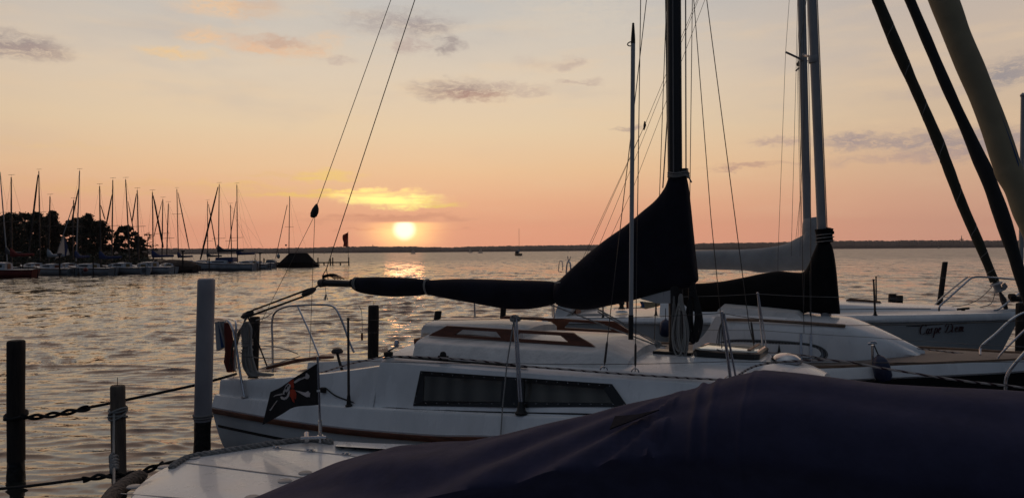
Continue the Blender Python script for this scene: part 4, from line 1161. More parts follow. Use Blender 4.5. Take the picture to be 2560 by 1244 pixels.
# ------------------------------------------------------------------ the boat with the name on its bow
Cc = Frame((3.5, 15.5), ANG)
boatC = thing('sailboat', Cc.pt(0, 0, 0), 'white sailboat lettered Carpe Diem on its grey bow, with a grey sail cover', 'sailboat')
wC = spl((-2.7, 1.05), (0, 1.40), (2, 1.45), (3.5, 1.2), (4.5, .8), (5.2, .35), (5.7, .03))
zC = spl((-2.7, 1.20), (-1.35, 1.27), (1, 1.36), (2.9, 1.447), (4.5, 1.479), (5.3, 1.486), (5.7, 1.50))
SCc = list(np.linspace(-2.7, 5.7, 40))
zCs = lambda s: zC(s) - .125
hull_mesh(Cc, SCc, lambda s: wC(s) * .985, zCs, rake_b=.75, rake_s=.15).build('hull', 'grey_hull', boatC)
strip(Cc, SCc, [(lambda s: wC(s) * .985, zCs), (lambda s: wC(s) + .03, lambda s: zCs(s) + .012), (lambda s: wC(s) + .035, lambda s: zCs(s) + .05), (lambda s: wC(s) + .01, lambda s: zC(s) - .03), (lambda s: max(.005, wC(s) - .02), zC), (lambda s: max(.004, wC(s) - .10), lambda s: zC(s) + .01)]).build('rubbing_strake', 'white_gelcoat', boatC)
across(Cc, SCc, [(lambda s: max(.003, wC(s) - .09), lambda s: zC(s) + .008)], False, False, .05).build('deck', 'deck_gelcoat', boatC)
SCt = list(np.linspace(-.2, 3.9, 14)) + [4.2, 4.5, 4.75, 4.9]
wCt = spl((-.2, .95), (1.5, .95), (3, .78), (4, .55), (4.7, .38), (4.9, .3))
zCt = spl((-.2, 1.66), (1, 1.64), (3, 1.595), (3.7, 1.565), (4.4, 1.545), (4.75, 1.53), (4.9, 1.505))
across(Cc, SCt, [(lambda s: wCt(s) + .09, lambda s: zC(s) + .01), (lambda s: wCt(s) + .02, lambda s: zCt(s) - .05), (lambda s: wCt(s) - .02, lambda s: zCt(s) - .01), (lambda s: wCt(s) - .08, lambda s: zCt(s) + .01)], True, True, .03).build('cabin_trunk', 'white_gelcoat', boatC)
bs = MB()
rows = [[Cc.pt(s, wCt(s) + .06 + .004, zC(s) + .07 + k * .012) for s in np.linspace(1.8, 4.4, 16)] for k in range(2)]
bs.grid(rows); bs.build('cabin_stripe', 'black_stripe', boatC)
# pinstripe and the name painted on the bow
def onC(px, py, o=0.0):
    def wf(s, z):
        q = min(1, max(0, (zCs(s) - z) / (zCs(s) + .35)))
        return wC(s) * .985 * (1 - .10 * q - .90 * q ** 4.84)
    p = Cc.on(px, py, wf)
    return p + Cc.n * o
ps = MB()
for a, b in (((2300, 812), (2417, 805)), ((2130, 819), (2300, 812))):
    ps.slab([[a, b, (b[0], b[1] + 2.4), (a[0], a[1] + 1.2)]], lambda x, y: onC(x, y, .012), Cc.n * .004)
ps.build('pinstripe', 'black_stripe', boatC, smooth=0)
GL = {'C': [[(.78, .80), (.72, .95), (.50, 1.0), (.22, .82), (.10, .45), (.22, .10), (.48, .02), (.80, .18)]],
      'a': [[(.62, .50), (.40, .58), (.14, .38), (.12, .10), (.32, .02), (.58, .22), (.66, .52)], [(.66, .52), (.58, .12), (.70, .03), (.88, .12)]],
      'r': [[(.08, .42), (.28, .56), (.22, .03)], [(.24, .25), (.45, .55), (.66, .52)]],
      'p': [[(.30, .56), (.10, -.38)], [(.26, .36), (.50, .58), (.72, .42), (.62, .12), (.40, .03), (.22, .14)]],
      'e': [[(.12, .26), (.50, .34), (.60, .48), (.44, .58), (.20, .44), (.12, .16), (.30, .02), (.66, .14)]],
      'D': [[(.48, .86), (.24, .06)], [(.10, .20), (.22, .04), (.50, .02), (.92, .30), (.98, .70), (.70, .98), (.34, 1.0), (.06, .84), (.10, .66)]],
      'i': [[(.22, .54), (.14, .10), (.24, .03), (.42, .12)], [(.30, .76), (.33, .80)]],
      'm': [[(.04, .46), (.16, .56), (.10, .03)], [(.12, .30), (.30, .56), (.40, .50), (.32, .03)], [(.36, .30), (.54, .56), (.64, .50), (.58, .10), (.66, .03), (.82, .12)]]}
wr = MB(); x = 2297.0
for ch, wd_, up in (('C', 24, 26), ('a', 14, 26), ('r', 12, 26), ('p', 15, 26), ('e', 12, 26), (' ', 9, 0), ('D', 25, 23), ('i', 12, 23), ('e', 13, 23), ('m', 20, 23)):
    wd_ *= .79
    if ch != ' ':
        for stv in GL[ch]:
            q = smooth_pts([(a * wd_ + x + b * 4, 836 - (x - 2297) * .075 - b * up, 0) for a, b in stv], 5)
            n_ = len(q); L, Rr = [], []
            for i, p in enumerate(q):
                t = q[min(i + 1, n_ - 1)] - q[max(i - 1, 0)]; t = t / max(np.linalg.norm(t), 1e-6)
                hw = .80 + 1.05 * abs(t[1]) * (.5 + .5 * math.sin(math.pi * (i + .5) / n_))
                L.append(onC(p[0] + hw, p[1] + .3, .012)); Rr.append(onC(p[0] - hw, p[1] - .3, .012))
            wr.grid([L, Rr])
    x += wd_ * .92
wr.build('lettering', 'text_red', boatC, smooth=0)
# stern quarter
tq = MB(); tq.slab([[(1384, 793), (1396, 758), (1434, 764), (1423, 781), (1412, 793)]], lambda x, y: Cc.at(x, y, .95), -Cc.n * 1.8); tq.build('transom', 'white_gelcoat', boatC)
sr = MB()
sr.tube(smooth_pts([Cc.at(1415, 700, .5), Cc.at(1417, 662, .5), Cc.at(1421, 654, .5), Cc.at(1426, 660, .5), Cc.at(1427, 690, .5)], 5), .018, 8); sr.tube([Cc.at(1421, 654, .5), Cc.at(1419, 640, .5)], .012, 6); sr.tube([Cc.at(1422, 653, .5), Cc.at(1427, 641, .5)], .012, 6)
sr.build('stern_ladder', 'stainless', boatC)
MB().slab([[(1414, 695), (1421, 680), (1433, 683), (1425, 700)]], lambda x, y: Cc.at(x, y, .5), -Cc.n * .06).build('life_sling', 'red_canvas', boatC)
MB().tube(smooth_pts([Cc.at(1396, 678, -.9), Cc.at(1398, 656, -.9), Cc.at(1403, 652, -.9), Cc.at(1406, 658, -.9), Cc.at(1406, 678, -.9), Cc.at(1396, 678, -.9)], 4), .01, 6).build('stern_rail', 'stainless', boatC)
tubes('stern_rail', 'stainless', boatC, [[Cc.at(1406, 678, -.9), Cc.at(1440, 679, .6)], [Cc.at(1380, 760, .9), Cc.at(1381, 792, .9)]], .013)
cush = MB(); cush.tube(smooth_pts([Cc.at(1444, 791, .95), Cc.at(1460, 790, .95), Cc.at(1500, 789, .98), Cc.at(1522, 790, 1.0)], 4), [.03] + [.055] * 11 + [.03], 10); cush.build('coaming_roll', 'grey_canvas', boatC)
winch(Cc.at(1554, 772, .8), boatC, k=1.15)
MB().lathe(Cc.at(1554, 776, .8) - V(0, 0, .04), [(.14, 0), (.11, .04), (.07, .05)], 14).build('winch_base', 'white_gelcoat', boatC)
wdb = MB(); wdb.slab([[(1430, 770), (1440, 772), (1442, 796), (1424, 796)]], lambda x, y: Cc.at(x, y, .7), -Cc.n * .25); wdb.build('companion_board', 'teak', boatC)
# sprayhood scrap and ensign by the mast foot
MB().slab([[(1600, 768), (1608, 754), (1655, 757), (1646, 765), (1614, 772)]], lambda x, y: Cc.at(x, y, .9), -Cc.n * .04).build('folded_sprayhood', 'beige_sailcloth', boatC)
MB().slab([[(1599, 753), (1607, 753), (1612, 767), (1606, 769)]], lambda x, y: Cc.at(x, y, 1.0), -Cc.n * .01).build('blue_pennant', 'blue_sailcloth', boatC)
MB().slab([[(1565, 750), (1571, 750), (1571, 771), (1566, 771)]], lambda x, y: Cc.at(x, y, .95), -Cc.n * .02).build('red_pennant', 'red_cloth', boatC)
# mast, covered sail
c0_, c1_ = Cc.at(2024, 800, 0), Cc.at(2004, 0, 0); dC = c1_ - c0_
mC = MB(); mC.loft([[c0_ + dC * t + Cc.u * .074 * math.cos(2 * math.pi * k / 16) + Cc.n * .058 * math.sin(2 * math.pi * k / 16) for k in range(16)] for t in np.linspace(0, 1.75, 8)]); mastC = mC.build('mast', 'grey_alloy', boatC)
spc = MB(); spc.tube([Cc.at(2012, 153, .0), Cc.at(1965, 131, .45)], .020, 8); spc.build('spreader', 'grey_alloy', mastC)
spc2 = MB(); spc2.tube([Cc.at(2018, 152, 0), Cc.at(1990, 177, -.4)], .016, 8); spc2.tube([Cc.at(2018, 156, 0), Cc.at(1994, 172, -.45)], .012, 8); spc2.build('spreader', 'grey_alloy', mastC)
lp = MB(); lp.lathe(Cc.at(1996, 160, -.2), [(.008, .06), (.012, .03), (.035, .02), (.035, -.03), (.01, -.05)], 10); lp.build('signal_lamp', 'frame_black', mastC)
sail_cover(Cc, [(1560, 640, 668, .10), (1660, 630, 672, .15), (1735, 626, 673, .17), (1800, 624, 674, .18), (1862, 623, 676, .19), (1905, 620, 681, .19), (1955, 612, 677, .19), (1990, 597, 676, .19), (2010, 585, 676, .18), (2017, 566, 675, .17), (2030, 560, 673, .16), (2041, 566, 665, .14), (2045, 600, 640, .08)], 'grey_canvas', boatC, n=26, wob=.03, wrink=2.2)
cc = MB(); cc.tube([Cc.at(2026, 545, 0), Cc.at(2028, 556, 0), Cc.at(2030, 580, 0), Cc.at(2031, 598, 0)], [.12, .155, .17, .17], 16); cc.build('cover_collar', 'grey_canvas', boatC)
mtC = c0_ + dC * 1.72
bp = Cc.at(1612, 313, 0)
tubes('backstay', 'wire', boatC, [[Cc.at(1749, -15, 0), bp], [bp, Cc.at(1420, 725, .9)], [bp, Cc.at(1438, 700, -.9)], [Cc.at(1752, -15, .0), Cc.at(1584, 406, .0), Cc.at(1462, 700, .4)], [Cc.at(1768, -15, 0), Cc.at(1582, 472, 0), Cc.at(1500, 650, -.2)]], .0045)
bpm = MB(); bpm.tube([bp + V(0, 0, .08), bp, bp - V(.02, 0, .1)], [.012, .030, .014], 8); bpm.build('backstay_block', 'black_rubber', boatC)
tubes('shroud', 'wire', boatC, [[Cc.at(1976, -40, .9), Cc.at(1964, 131, 1.0), Cc.at(1945, 640, 1.35), Cc.at(1944, 780, 1.4)], [Cc.at(1995, -60, .3), Cc.at(1990, 180, .5), Cc.at(1978, 640, .9)], [Cc.at(2000, -60, -.3), Cc.at(1993, 170, -.5), Cc.at(2000, 500, -.9), Cc.at(1985, 640, -1)], [Cc.at(2002, -60, .2), Cc.at(2003, 300, .3), Cc.at(2000, 640, .4)], [Cc.at(2008, -60, .1), Cc.at(2010, 280, .1), Cc.at(2003, 460, .1), Cc.at(1992, 640, .1)]], .0036)
# roller-furled headsail, laced, with its drum
fC, fp, fr = furled(Cc, [(2036, 2072, -330), (2106, 2140, -170), (2180, 2207, 0), (2228, 2258, 120), (2283, 2309, 240), (2334, 2362, 360), (2388, 2414, 500), (2432, 2456, 600), (2458, 2480, 660), (2475, 2498, 704)], 'olive_sailcloth', boatC, lump=.05)
lc = MB(); tt = np.arange(len(fp))
pts = []
for i in np.linspace(0, len(fp) - 1.01, 160):
    k = int(i); fz = i - k; p = fp[k] * (1 - fz) + fp[k + 1] * fz; r_ = (fr[k] * (1 - fz) + fr[k + 1] * fz) * 1.02
    an = i * 1.55 * .62; pts.append(p + (Cc.u * math.cos(an) + Cc.n * math.sin(an)) * r_)
lc.tube(pts, .007, 5); lc.build('lacing', 'line_grey', fC)
dr_ = MB(); dp = Cc.at(2493, 716, 0); dr_.lathe(dp, [(.04, .08), (.10, .06), (.10, .04), (.06, .03), (.06, -.05), (.10, -.06), (.10, -.08), (.03, -.1)], 16, V(-.4, 0, 1)); dr_.build('furling_drum', 'pole_white', fC)
pc = MB(); pc.slab([[(2506, 711), (2513, 706), (2520, 716), (2514, 724), (2506, 722)]], lambda x, y: Cc.at(x, y, .05), -Cc.n * .1); pc.build('foil_end', 'grey_alloy', fC)
MB().tube([Cc.at(2500, 730, 0), Cc.at(2508, 748, 0), Cc.at(2516, 775, 0)], [.02, .05, .03], 8).build('stem_tang', 'dark_alloy', boatC)
tubes('furling_line', 'line_grey', boatC, [smooth_pts([Cc.at(2480, 717, .05), Cc.at(2450, 745, .3), Cc.at(2416, 761, .6), Cc.at(2380, 766, .8)], 5), smooth_pts([Cc.at(2488, 729, .05), Cc.at(2478, 758, .2), Cc.at(2450, 768, .4)], 5)], .006)
pC = MB()
pC.tube(smooth_pts([Cc.at(2347, 777, .98), Cc.at(2350, 764, .98), Cc.at(2372, 744, .9), Cc.at(2410, 710, .75), Cc.at(2431, 694, .65), Cc.at(2460, 692, .5), Cc.at(2537, 698, .0), Cc.at(2600, 704, -.3)], 5), .016, 8)
pC.tube(smooth_pts([Cc.at(2336, 770, -.9), Cc.at(2342, 756, -.9), Cc.at(2380, 722, -.8), Cc.at(2412, 697, -.7), Cc.at(2424, 691, -.6), Cc.at(2440, 692, .55)], 5), .016, 8)
pC.tube(smooth_pts([Cc.at(2484, 775, .3), Cc.at(2500, 770, .3), Cc.at(2540, 738, .15), Cc.at(2575, 712, .0)], 5), .016, 8)
pC.build('pulpit', 'stainless', boatC)
f1 = Cc.on(2188, 787, lambda s, z: wC(s) - .05)
stanchion('stanchion', Cc, f1, Cc.at(2184, 700, 1.15), 'dark_alloy', boatC, .017)
stanchion('stanchion', Cc, Cc.at(2191, 770, -1.15), Cc.at(2190, 692, -1.15), 'dark_alloy', boatC, .015)
stanchion('stanchion', Cc, Cc.on(1640, 787, lambda s, z: wC(s) - .05), Cc.at(1640, 700, 1.3), 'dark_alloy', boatC, .015)
stanchion('stanchion', Cc, Cc.on(1508, 793, lambda s, z: wC(s) - .05), Cc.at(1506, 700, 1.15), 'dark_alloy', boatC, .015)
tubes('guard_wire', 'line_grey', boatC, [sag(Cc.at(1640, 702, 1.3), Cc.at(2184, 702, 1.15), .02), sag(Cc.at(2190, 694, -1.15), Cc.at(2424, 692, -.6), .01), sag(Cc.at(2188, 745, 1.2), Cc.at(2380, 737, .9), .01)], .0035)
hp_ = MB(); hp_.slab([[(2115, 749), (2125, 745), (2200, 752), (2204, 757), (2190, 757)]], lambda x, y: Cc.at(x, y, .1), V(0, 0, -.03)); hp_.build('foredeck_hatch', 'old_teak', boatC)
clt = MB(); clt.tube([Cc.at(2392, 773, .75), Cc.at(2424, 770, .75)], .018, 8); clt.tube([Cc.at(2408, 772, .75), Cc.at(2408, 776, .75)], .03, 8); clt.build('mooring_cleat', 'black_rubber', boatC)
fender((1664, 770), Cc, 1.52, (1664, 797), (1664, 842), .115, 'fender_blue', 'big blue fender hanging on the grey hull side behind the black mast')


# ------------------------------------------------------------------ the covered boat in the foreground
Fb = Frame((-1.57, 5.94), ANG)
boatF = thing('motor_sailer', Fb.pt(0, 0, 0), 'foreground boat with a white flat stern deck and a large dark purple canvas cover', 'sailboat')
WF = spl((-1.335, .0), (-1.31, .16), (-1.24, .36), (-1.10, .62), (-.93, .83), (-.70, .99), (-.35, 1.10), (0, 1.155), (1, 1.25), (3, 1.22), (4.5, .85), (5.6, .35), (6.2, .02))
WC0 = .055
def fout(k, z, ds=0.0, n=46):
    ss = np.concatenate([-1.335 + 1.335 * (1 - np.cos(np.linspace(0, math.pi / 2, 22))), np.linspace(.12, 6.2, n - 22)])
    near = [Fb.pt(-1.335 * 0 + s * 1.0 + ds * max(0, (.3 - s)), WC0 + WF(s) * k, z) for s in ss]
    far = [Fb.pt(s + ds * max(0, (.3 - s)), WC0 - WF(s) * k, z) for s in ss[::-1]]
    return near + far[1:-1]
zFd = .85
MB().loft([fout(.90, -.3, .30), fout(.97, .2, .14), fout(.995, .62, .05), fout(1.0, .74, .03)], True, True, False).build('hull', 'grey_hull', boatF)
MB().loft([fout(1.0, .74, .03), fout(1.012, .79, .0), fout(1.008, .825), fout(.992, .845), fout(.965, .853), fout(.5, .862), fout(.02, .866)], True, False, True).build('stern_deck', 'white_gelcoat', boatF)
def onF(px, py, dz=0.0):
    p = PZ(px, py, .858); s, w, _ = Fb.swz(p)
    k = min(1, abs(w - WC0) / max(.05, WF(s)))
    z = float(np.interp(k, [0, .5, .965, .992], [.866, .862, .853, .845]))
    return PZ(px, py, z + dz)
def seam(pts, wd, name, m='line_grey', h=.004):
    b = MB()
    q = [onF(x, y, .001) for x, y in pts]
    for a, c in zip(q, q[1:]):
        d = (c - a) / np.linalg.norm(c - a); n_ = np.cross(V(0, 0, 1), d) * wd
        b.slab([[(0, 0), (1, 0), (1, 1), (0, 1)]], lambda u_, v_: a + (c - a) * u_ + n_ * (v_ - .5), V(0, 0, h))
    return b.build(name, m, boatF, smooth=0)
seam([(456, 1155), (560, 1168), (660, 1181), (776, 1195)], .016, 'hatch_seam', 'plug_grey')
seam([(690, 1120), (775, 1128), (865, 1137), (905, 1143)], .012, 'hatch_seam', 'plug_grey')
seam([(448, 1153), (500, 1150 - 9)], .008, 'hatch_seam', 'plug_grey') if False else None
seam([(302, 1233), (420, 1242), (520, 1250)], .010, 'hatch_seam', 'plug_grey')
for px, py in ((485, 1144), (411, 1167), (335, 1216), (763, 1182), (712, 1202), (876, 1122), (630, 1243)):
    MB().lathe(onF(px, py), [(.052, -.002), (.052, .006), (.046, .010), (.01, .011)], 24).build('deck_plug', 'plug_grey', boatF)
for px, py in ((693, 1120), (777, 1128), (866, 1136)):
    h = MB(); c = onF(px, py); h.box(c + V(0, 0, .006), (.035, .02, .005), (Fb.u, Fb.n, V(0, 0, 1))); h.tube([c - Fb.n * .025 + V(0, 0, .012), c + Fb.n * .025 + V(0, 0, .012)], .008, 8); h.tube([c - Fb.u * .045 + V(0, 0, .014), c + Fb.u * .02 + V(0, 0, .018)], .007, 6); h.build('hatch_hinge', 'stainless', boatF)
cm_ = MB(); cm_.loft([[PZ(x, y, .90 + z_) for x, y in ((838, 1114), (848, 1104), (1090, 1112), (1080, 1128))] for z_ in (-.05, -.005, .0)]); cm_.build('cockpit_lip', 'white_gelcoat', boatF)
# stainless rail that carries the flagstaff
rl = MB(); ra, rbn = PZ(752, 1094, .93), PZ(815, 1092, .93); rl.tube([ra, rbn], .014, 8); rl.tube([PZ(767, 1100, .90), PZ(766, 1086, .93) + V(0, 0, .015)], .022, 10); rl.tube([PZ(767, 1103, .855), PZ(767, 1094, .92)], .012, 8); rl.build('stern_cleat_rail', 'stainless', boatF)
# purple boom tent: rises from the deck to the boom, then hangs down steeply on the camera's side
zr = ip((.02, .872), (.10, .925), (.3, 1.02), (.84, 1.195), (1.485, 1.311), (2.4, 1.587), (3.035, 1.788), (3.245, 1.872), (3.40, 1.915), (3.6, 1.91), (4.0, 1.882), (4.64, 1.888), (5.6, 1.89), (6.6, 1.87))
Wn = spl((.02, .98), (.3, .95), (.84, .88), (1.5, .76), (2.2, .62), (2.8, .50), (3.05, .44), (3.4, .46), (4, .46), (6.6, .44))
drp = spl((0, .0), (.3, .10), (.84, .18), (1.5, .21), (2.4, .24), (2.9, .28), (3.2, .36), (3.6, .40), (6.6, .40))
Wf = ip((.02, 1.13), (.3, 1.10), (.84, 1.0), (1.5, .9), (2.4, .6), (3.0, .42), (3.4, .40), (6.6, .40))
rings = []
SF = list(np.linspace(.02, .5, 10)) + list(np.linspace(.56, 2.88, 50)) + list(np.linspace(2.9, 3.5, 64)) + list(np.linspace(3.56, 6.6, 40))
for s in SF:
    z0 = zr(s); ring = []
    zbm = .866
    for k in range(15):                                     # far edge up to the ridge
        t = k / 14; a = t * math.pi / 2
        w = -Wf(s) * math.cos(a) ** (1.0 if s > 2.6 else 1.0); dz = (z0 - (zbm if s < 2.6 else zbm + (s - 2.6) * .3 if s < 3.2 else 1.2))
        z = z0 - dz * (1 - math.sin(a) ** 1.0) if s > 2.9 else z0 - (z0 - zbm) * (1 - t ** .8)
        ring.append((w + WC0, z))
    for k in range(1, 30):                                  # ridge down the near side
        t = k / 29
        if t < .6:
            a = t / .6 * math.pi / 2
            drop = min(drp(s), (z0 - zbm) * .7); b_ = min(1, max(0, (s - 2.7) / .5))
            w = Wn(s) * (b_ * math.sin(a) + (1 - b_) * t / .6); z = z0 - drop * (b_ * (1 - math.cos(a)) + (1 - b_) * (t / .6) ** 1.35)
        else:
            drop = min(drp(s), (z0 - zbm) * .7); q = (t - .6) / .4
            w = Wn(s) - .34 * min(1, max(0, (s - .5) / 1.2)) * math.sin(q * math.pi * .5); z = (z0 - drop) + (zbm - .0 - (z0 - drop)) * q
        ring.append((w + WC0, z))
    out = []
    for k, (w, z) in enumerate(ring):
        t = k / (len(ring) - 1)
        p = Fb.pt(s, w, z)
        amp = min(1, max(0, (s - .15) / .5)) * (1.0 if s < 2.95 else .35)
        # folds fan out from the boom end towards the stern
        fan = (w + .1) / max(.25, (3.3 - s) if s < 2.9 else .6)
        fo = .050 * (abs(math.sin(fan * 9.5 + 1.5 * nz((s * .9, w, 0)))) ** 1.5 - .4) * min(1, abs(w) * 3) + .022 * nz((s * 1.2, w * 3.2, 1.0)) + .010 * nz((s * 3.2, w * 6, 4.0))
        if w > WC0 - .5: p = p + (V(0, 0, 1) * .8 + Fb.n * .6) * fo * amp
        # rolled seam where the boom bag starts
        e = math.exp(-((s - 3.06 - .10 * (w)) / .022) ** 2) * .020 + math.exp(-((s - 3.155 - .08 * w) / .02) ** 2) * .015 + math.exp(-((s - 3.36) / .012) ** 2) * .007
        p = p + (V(0, 0, 1) * math.cos(min(1.5, max(0, t - .34) * 4)) + Fb.n * math.sin(min(1.5, max(0, t - .34) * 4))) * e
        out.append(p)
    rings.append(out)
cv_ = MB(); cv_.loft(rings, False, False, False)
cvo = cv_.build('boom_tent', 'purple_canvas', boatF, smooth=80)
flp = MB(); fq_ = [(1655, 1040), (1600, 1052), (1545, 1056), (1532, 1088), (1600, 1062)]
def onTent(px, py):
    return Fb.on(px, py, lambda s, z: float(np.interp(z, [zr(s) - drp(s), zr(s) - drp(s) * .56, zr(s) - drp(s) * .25, zr(s) - drp(s) * .07, zr(s)], [Wn(s), Wn(s) * .68, Wn(s) * .38, Wn(s) * .15, .0])) + WC0)
flp.slab([fq_], lambda x, y: onTent(x, y) + V(0, 0, .05) + Fb.n * .05, V(0, 0, -.006)); flp.build('pocket_flap', 'navy_canvas', cvo, smooth=0)
tabm = MB(); tabm.slab([[(820, 1180), (827, 1163), (837, 1168), (832, 1180)]], lambda x, y: PZ(x, y, .93), V(0, 0, .008) + Fb.u * .01); tabm.build('strap_end', 'navy_canvas', cvo, smooth=0)

# pirate flag on its staff
ft = PZ(801, 1103, .868); fd_ = (ft - CAM) @ _f
flag = thing('pirate_flag', ft, 'black pirate flag with crossed bones and red scarf on a thin metal staff', 'flag')
MB().tube([ft - V(0, 0, .01), P(800, 1050, fd_)], .0165, 10).tube([P(800, 1052, fd_), P(794, 890, fd_)], .011, 8).build('staff', 'stainless', flag)
tbm = MB(); tbm.tube([ft + V(0, 0, .035), ft + V(0, 0, .06)], .028, 10); tbm.build('staff_clamp', 'stainless', flag)
MB().tube([P(796, 974, fd_ - .012), P(796, 978, fd_ - .012)], .016, 8).build('flag_clip', 'mould_white', flag)
outl_top = smooth_pts([(794, 907, 0), (770, 922, 0), (752, 933, 0), (733, 945, 0), (716, 957, 0), (700, 968, 0), (676, 979, 0)], 5)
outl_bot = smooth_pts([(799, 1011, 0), (776, 1013, 0), (746, 1015, 0), (728, 1020, 0), (712, 1030, 0), (690, 1043, 0), (656, 1061, 0)], 5)
def fdepth(px, py): return fd_ - .004 + .05 * math.sin((795 - px) / 21.0 + (py - 960) / 60) * min(1, (797 - px) / 30) + .02 * math.sin((795 - px) / 9.0 + py / 30) * min(1, (797 - px) / 40)
fg = MB()
rows = []
for (a, b) in zip(outl_top, outl_bot): rows.append([P(*(a[:2] * (1 - t) + b[:2] * t), fdepth(*(a[:2] * (1 - t) + b[:2] * t))) for t in np.linspace(0, 1, 14)])
back = [[p + _f * .003 for p in r_] for r_ in rows]
fg.grid(rows); fg.grid(back)
fg.build('flag_cloth', 'flag_black', flag)
ex = lambda x: 620 + x / 5.185
ey = lambda y: 880 + y / 5.185
def emb(name, m, polys, off=.004, thick=.0015):
    b = MB()
    for pl in polys:
        pp_ = [(ex(x), ey(y)) for x, y in pl]
        b.slab([pp_], lambda x, y: P(x, y, fdepth(x, y) - off), _f * thick)
    return b.build(name, m, flag, smooth=0)
emb('bone', 'bone_white', [[(590, 385), (640, 345), (700, 322), (742, 310), (750, 270), (765, 265), (772, 282), (792, 290), (797, 320), (780, 345), (755, 345), (735, 335), (680, 358), (610, 400)]])
emb('bone', 'bone_white', [[(605, 490), (660, 500), (715, 515), (745, 520), (770, 503), (790, 505), (788, 518), (808, 524), (803, 550), (800, 582), (785, 575), (768, 580), (745, 572), (705, 548), (650, 515)]])
emb('bone', 'bone_white', [[(325, 580), (350, 552), (400, 540), (440, 530), (450, 545), (410, 555), (360, 562)]])
emb('bone', 'bone_white', [[(275, 745), (290, 735), (320, 690), (370, 625), (385, 620), (340, 685), (305, 740), (290, 755)]])
emb('skull', 'bone_white', [[(470, 480), (490, 430), (520, 402), (552, 405), (552, 440), (535, 480), (500, 520), (470, 545), (448, 540), (455, 505)],
                           [(416, 575), (440, 570), (470, 585), (500, 570), (520, 520), (535, 480), (542, 520), (530, 570), (500, 605), (470, 617), (430, 605)]], .004)
emb('skull_eye', 'flag_black', [[(480, 470), (500, 440), (512, 450), (498, 485)], [(505, 432), (528, 412), (534, 428), (518, 450)], [(470, 525), (490, 505), (500, 515), (480, 540)]], .007)
emb('scarf', 'scarf_red', [[(520, 398), (555, 365), (592, 348), (590, 400), (598, 450), (582, 470), (560, 462), (552, 420)],
                          [(548, 480), (580, 475), (610, 490), (628, 545), (618, 610), (600, 590), (602, 655), (575, 630), (560, 590), (538, 560)]], .0055)


# ------------------------------------------------------------------ mooring posts near the boats
def post(px_t, y_t, px_b, d, wid, m, label, wet=None, name='mooring_post', z0=-1.2, n=18, tilt_z=0.0, nail=False, seed=0, cat='mooring post', group=None):
    """top at px_t,y_t and waterline at column px_b, d metres along the view"""
    top = P(px_t, y_t, d); bot = PZ(px_b, 900, 0); bot = P(px_b, 622 - (0 - CAM[2]) * 0 + 900, d); bot = np.array([bot[0], bot[1], 0.0])
    dirv = (top - bot); L = np.linalg.norm(dirv); dirv /= L
    root = thing(name, bot, label, cat, group)
    r0 = wid / 2
    mb = MB(); rings = []
    for h in list(np.linspace(z0 if wet is None else wet, L - .02, 14)) + [L - .008, L]:
        k = 1.0 if h < L - .015 else (.94 if h < L - .004 else .82)
        ring = []
        for j in range(n):
            a = 2 * math.pi * j / n
            rr = r0 * k * (1 + .035 * nz((math.cos(a) * 1.3 + seed, math.sin(a) * 1.3, h * 1.6)) * (1 if m != 'plastic_sleeve' else .12))
            ring.append(bot + dirv * h + V(math.cos(a) * rr, math.sin(a) * rr, 0))
        rings.append(ring)
    mb.loft(rings); mb.build('shaft' if m != 'plastic_sleeve' else 'sleeve', m, root)
    if wet is not None:
        wb_ = MB(); rings = []
        for h in np.linspace(z0, wet, 18):
            rings.append([bot + dirv * h + V(math.cos(a), math.sin(a), 0) * r0 * (.96 + .09 * nz((math.cos(a) * 2, math.sin(a) * 2 + seed, h * 7)) + (.06 if h < .12 else 0)) for a in np.linspace(0, 2 * math.pi, n, endpoint=False)])
        wb_.loft(rings); wb_.build('wet_foot', 'wet_wood', root)
    if nail: MB().tube([top - dirv * .02, top + dirv * .085], .0035, 6).build('nail', 'frame_black', root)
    return root, bot, dirv


pL, pLb, pLd = post(40, 850, 42, 8.8, .187, 'post_wood', 'thick dark timber mooring post at the left edge with a black line around it', .22, seed=1)
pM, pMb, pMd = post(294, 962, 300, 8.3, .152, 'post_grey_wood', 'shorter grey mooring post with a nail on top and a pale rope tied round it', .12, nail=True, seed=2)
pW, pWb, pWd = post(516, 696, 506, 9.0, .199, 'plastic_sleeve', 'tall mooring post in a pale plastic sleeve with a black wet foot', .62, seed=3)
wrp = MB()
for k in range(2): wrp.tube([pWb + pWd * (.665 + .03 * k) + V(math.cos(a), math.sin(a), .05 * math.sin(a)) * (.108) for a in np.linspace(0, 2 * math.pi, 21)], .010, 6)
wrp.build('rope_ring', 'line_grey', pW)
post(637, 791, 636, 15.0, .20, 'post_wood', 'dark mooring post standing behind the hanging rope hank', .2, seed=4)
post(934, 763, 936, 14.2, .205, 'post_wood', 'dark round-topped mooring post between the stern rail and the cabin', .2, nail=True, seed=5)
post(1096, 777, 1086, 20.0, .185, 'post_wood', 'short leaning dark mooring post just aft of the cabin roof', .2, seed=6)
post(1259, 762, 1259, 22.0, .165, 'post_wood', 'dark mooring post half hidden under the long navy boom cover', .2, seed=7)
post(2231, 734, 2231, 19.0, .185, 'post_wood', 'left one of two dark post stubs beyond the bow cabin of the lettered boat', .2, seed=8)
post(2248, 738, 2248, 19.4, .185, 'post_wood', 'right one of two dark post stubs beyond the bow cabin of the lettered boat', .2, seed=9)
post(2363, 654, 2346, 23.0, .155, 'post_wood', 'thin leaning dark post in the open water at the right', .2, seed=10)
post(2553, 757, 2553, 12.2, .15, 'post_wood', 'dark jetty post at the right picture edge beside the lettered bow', .2, seed=11)
hm2 = MB(); hm2.tube([P(2528, 747, 12.3), P(2600, 745, 12.3)], .045, 8); hm2.tube([P(2524, 741, 12.3), P(2536, 741, 12.3)], .05, 8)
